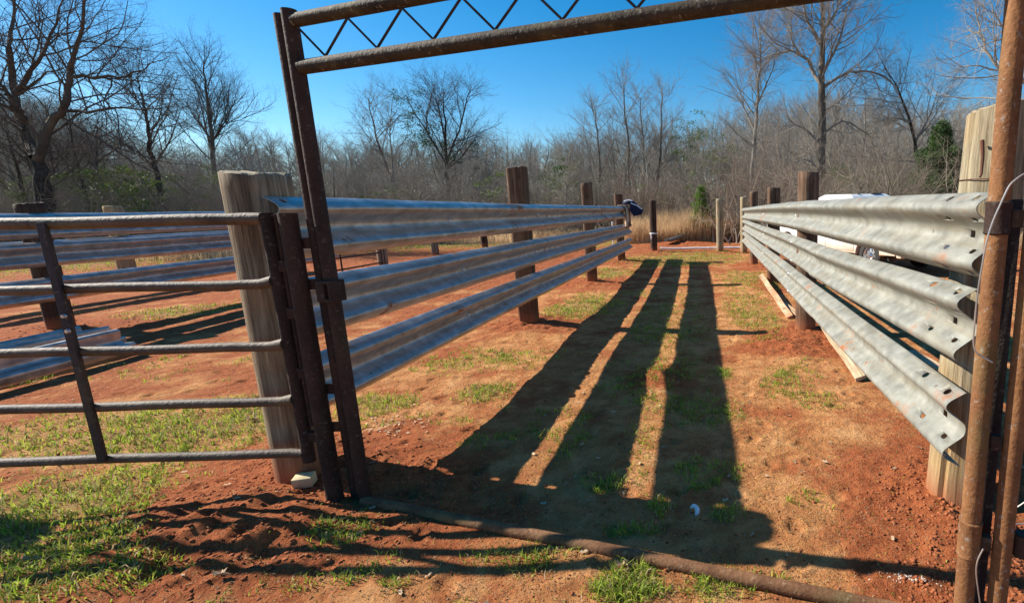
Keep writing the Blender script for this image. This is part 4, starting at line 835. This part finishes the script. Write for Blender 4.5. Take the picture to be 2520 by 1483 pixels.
# far wood, one grey mass behind the single trees
def farwood(n, seed):
    R_ = np.random.default_rng(seed); pr = []
    for k in range(5):
        tb = TB(seed*7+k); tb.branch((0,0,0),(0,0,1),10,.11,0,style(lev=3,n=(20,7,6),t0=(.15,.1,.1),lr=(.33,.5,.5),ang=((25,55),(25,55),(25,60)),up=.4,rmin=.016,rl=.013)); v1,f1 = tb.get('trunk'); v2,f2 = tb.get('crown'); pr.append((np.concatenate([v1,v2]),np.concatenate([f1,f2+len(v1)])))
    VV = []; FF = []; m = 0
    for _ in range(n):
        D = R_.uniform(55,110); px_ = R_.uniform(-80,2580); x_ = (px_-1700)/FPX*D; z0 = gz(x_,D); yt = skyl(px_)+R_.uniform(-12,32); h = max(5,1.42+(513-yt)/FPX*D-z0); v,f = pr[R_.integers(0,5)]; a = R_.uniform(0,6.28); c,q = math.cos(a)*h/10*1.2,math.sin(a)*h/10*1.2
        VV.append(np.stack([v[:,0]*c-v[:,1]*q+x_,v[:,0]*q+v[:,1]*c+D,v[:,2]*h/10+z0-.1],1)); FF.append(f+m); m += len(v)
    o = meshnp('far_wood',np.concatenate(VV),np.concatenate(FF),'twig'); tag(o,'far-off bare grey wood closing the horizon','wood',kind='stuff')
farwood(340,9)
# thicket: tangle of brush in front of the wood
def thicket(name, spots, mat, label, cat, seed, hmul=1., nst=9):
    R = np.random.default_rng(seed); protos = []
    for k in range(5):
        tb = TB(seed*10+k); s0 = style(lev=2,rl=.008,n=(8,6,3),t0=(.15,.1,.1),ang=((20,75),(30,80),(30,70)),lr=(.55,.55,.5),sh=(.4,.3,.2),wob=.25,up=.05,rmin=.006)
        for j in range(nst):
            a = R.uniform(0,6.28); tb.branch((R.normal(0,.25),R.normal(0,.25),0),(math.cos(a)*.5,math.sin(a)*.5,R.uniform(.5,1.2)),R.uniform(1.2,2.6),.016,0,s0)
        V = []; F_ = []; n = 0
        for key in tb.V:
            v,f = tb.get(key); V.append(v); F_.append(f+n); n += len(v)
        protos.append((np.concatenate(V),np.concatenate(F_)))
    VV = []; FF = []; n = 0
    for (x_,y_,s_) in spots:
        v,f = protos[R.integers(0,5)]; a = R.uniform(0,6.28); c,s = math.cos(a),math.sin(a); w_ = v*s_*np.array([1,1,hmul])
        VV.append(np.stack([w_[:,0]*c-w_[:,1]*s+x_,w_[:,0]*s+w_[:,1]*c+y_,w_[:,2]+gz(x_,y_)-.05],1)); FF.append(f+n); n += len(v)
    o = meshnp(name,np.concatenate(VV),np.concatenate(FF),mat); tag(o,label,cat,kind='stuff')
R = np.random.default_rng(77)
def band(n, p0, p1, d0, d1, s0, s1): 
    out = []
    for _ in range(n):
        px_ = R.uniform(p0,p1); D = R.uniform(d0,d1)
        if abs(px_-1728) < 75 and D < 25.5 or (abs(px_-2320) < 95 and D < 24): continue
        out.append(((px_-1700)/FPX*D,D,R.uniform(s0,s1)))
    return out
thicket('brush_thicket',band(120,-60,700,20,34,.9,1.9)+band(150,600,1800,24,40,.9,1.8)+band(150,1750,2560,19,34,1.,2.1),'brush_twig','tangle of bare grey-brown brush along the foot of the wood','brush',3)
thicket('red_brush',band(26,1850,1990,24,28,1.,1.6)+band(10,1540,1640,26,29,.9,1.4)+band(14,2380,2480,20,24,1,1.4),'red_twig','rusty brown leafy brush behind the far right guardrails','brush',4)
def leafclumps(name, blobs, mat, label, cat, size, kind='stuff', parent=None, seed=0):
    R_ = np.random.default_rng(seed); C = []
    for (x_,y_,z_,rx_,ry_,rz_,n) in blobs:
        sub = max(1,n//40); cc = R_.normal(0,.5,(sub,3)); pts = cc[R_.integers(0,sub,n)]+R_.normal(0,.16,(n,3)); C.append(pts*np.array([rx_,ry_,rz_])+np.array([x_,y_,z_]))
    C = np.concatenate(C); n = len(C); A = R_.normal(0,1,(n,3)); A /= np.linalg.norm(A,axis=1,keepdims=True); B = np.cross(A,R_.normal(0,1,(n,3))); B /= np.linalg.norm(B,axis=1,keepdims=True)
    s = size*R_.uniform(.6,1.4,n)[:,None]; V = np.stack([C-A*s,C+B*s*.45,C+A*s,C-B*s*.45],1).reshape(-1,3); F_ = np.arange(4*n).reshape(-1,4)
    o = meshnp(name,V,F_,mat,parent)
    if kind: tag(o,label,cat,kind=kind)
    return o
bl = []
for (p0,p1,ya,yb,d0,d1,n,cnt) in ((150,560,430,530,22,30,70,160),(0,150,440,540,22,30,14,120),(780,1000,470,520,26,34,16,90),(1180,1480,420,500,26,36,26,100),(1500,1800,440,540,26,34,14,70),(1690,1810,300,440,34,40,26,90),(1640,1720,310,420,40,44,12,90),(1330,1420,400,460,34,40,10,90),(2050,2450,420,480,22,28,22,120)):
    for _ in range(n):
        D = R.uniform(d0,d1); q_ = atY(R.uniform(p0,p1),R.uniform(ya,yb),D); s_ = D/25; bl.append((q_.x,D,max(q_.z,.3),.9*s_,.8*s_,.45*s_,cnt))
leafclumps('evergreen_vines',bl,'vine_leaf','green honeysuckle and privet leaves tangled through the brush','foliage',.055,seed=3)
# leaves hung on the vine tree
bl = []
for (x_,y_,n) in ((1010,265,90),(1020,300,130),(1035,335,150),(1050,350,130),(1000,255,70),(1070,320,80),(1025,345,90),(1150,350,50),(1085,365,60),(1120,395,60),(1040,225,50)): q_ = atY(x_,y_,37.6); bl.append((q_.x,37.6,q_.z,1.1,.9,.65,n*3))
vt = [o for o in bpy.data.objects if o.get('label','').startswith('broad round bare tree')][0]
o = leafclumps('vine_leaves',[(a-vt.location.x,b-vt.location.y,c-vt.location.z,d,e,f,n) for a,b,c,d,e,f,n in bl],'ivy_leaf','','',.055,None,vt,seed=9)
# cedar and young pine
def conifer(label, base, D, h, rad, mat, size, n, seed, name, bmat='bark_dark', shape=1.):
    R_ = np.random.default_rng(seed); B = atY(*base,D); z0 = gz(B.x,D); root = thing(name,label,'tree',(B.x,D,z0))
    tb = TB(seed); tb.tube('trunk',np.array([[0,0,-.1],[.02,0,h*.5],[0,.02,h*.98]]),[.03*h*.6,.018*h*.6,.004*h],8); C = []
    for k in range(n):
        t = R_.random()**.8; zz_ = h*(.10+.9*t); rr = rad*(1-t)**.8*(1+.25*math.sin(t*23+seed))*R_.uniform(.35,1.05)+.03; a = R_.uniform(0,6.28); C.append((math.cos(a)*rr,math.sin(a)*rr,zz_+.12*rr*R_.normal()))
        if k%max(1,n//90) == 0: tb.tube('crown',np.array([[0,0,zz_-rr*.25],[math.cos(a)*rr*.5,math.sin(a)*rr*.5,zz_-rr*.08],[math.cos(a)*rr,math.sin(a)*rr,zz_]]),[.012*h*.3,.008*h*.3,.003*h*.3],4)
    for key in ('trunk','crown'):
        V,F_ = tb.get(key); meshnp('trunk' if key == 'trunk' else 'branches',V,F_,bmat,root,True)
    C = np.array(C); m = 26; P_ = np.repeat(C,m,0); d = R_.normal(0,1,P_.shape); d[:,:2] += P_[:,:2]/(rad+.1)*1.1; d[:,2] += .35*shape; d /= np.linalg.norm(d,axis=1,keepdims=True)
    L_ = size*R_.uniform(.6,1.3,len(P_))[:,None]; B_ = np.cross(d,R_.normal(0,1,d.shape)); B_ /= np.linalg.norm(B_,axis=1,keepdims=True); w_ = L_*.10
    P_ = P_+R_.normal(0,size*.35,P_.shape); V = np.stack([P_-B_*w_,P_+B_*w_,P_+d*L_],1).reshape(-1,3); meshnp('crown',V,np.arange(len(V)).reshape(-1,3),mat,root)
conifer('dark green cedar tree behind the top of the right guardrails',(2305,500),23,5.05,1.9,'cedar_leaf',.20,1000,61,'cedar_tree')
conifer('smaller dark green cedar half hidden left of the tall split post',(2385,500),24,4.2,1.5,'cedar_leaf',.20,500,62,'cedar_tree')
conifer('young bright green pine between the two lone posts at the end of the lane',(1728,590),21.5,2.15,.62,'pine_needle',.17,130,63,'pine_tree',shape=2.)
# tan sedge
def sedge(n, p0, p1, d0, d1, L0, L1, name, label):
    px_ = rng.uniform(p0,p1,n); D = rng.uniform(d0,d1,n); x_ = (px_-1700)/FPX*D; k = fbm(x_*.9,D*.9,51,3); ok = k > .36; x_, D = x_[ok], D[ok]; n = len(x_)
    blades(x_,D,rng.uniform(L0,L1,n)*(.55+.9*fbm(x_*.7,D*.7,52,2)),rng.uniform(.008,.016,n),rng.uniform(.1,.7,n),rng.uniform(.7,1,n),name,'sedge',label,'dry grass')
sedge(26000,1530,1880,20.8,25,.5,1.35,'broomsedge','tall tan dry broomsedge grass behind the two lone posts')
sedge(16000,640,1540,23.5,28,.25,.7,'dry_verge_grass','low dry tan grass along the foot of the wood')
sedge(9000,-60,640,17.5,24,.25,.7,'dry_field_grass','dry grass and weeds at the foot of the wood on the left')
sedge(9000,1880,2560,17,22,.3,.9,'dry_brush_grass','dry grass and weeds behind the truck')
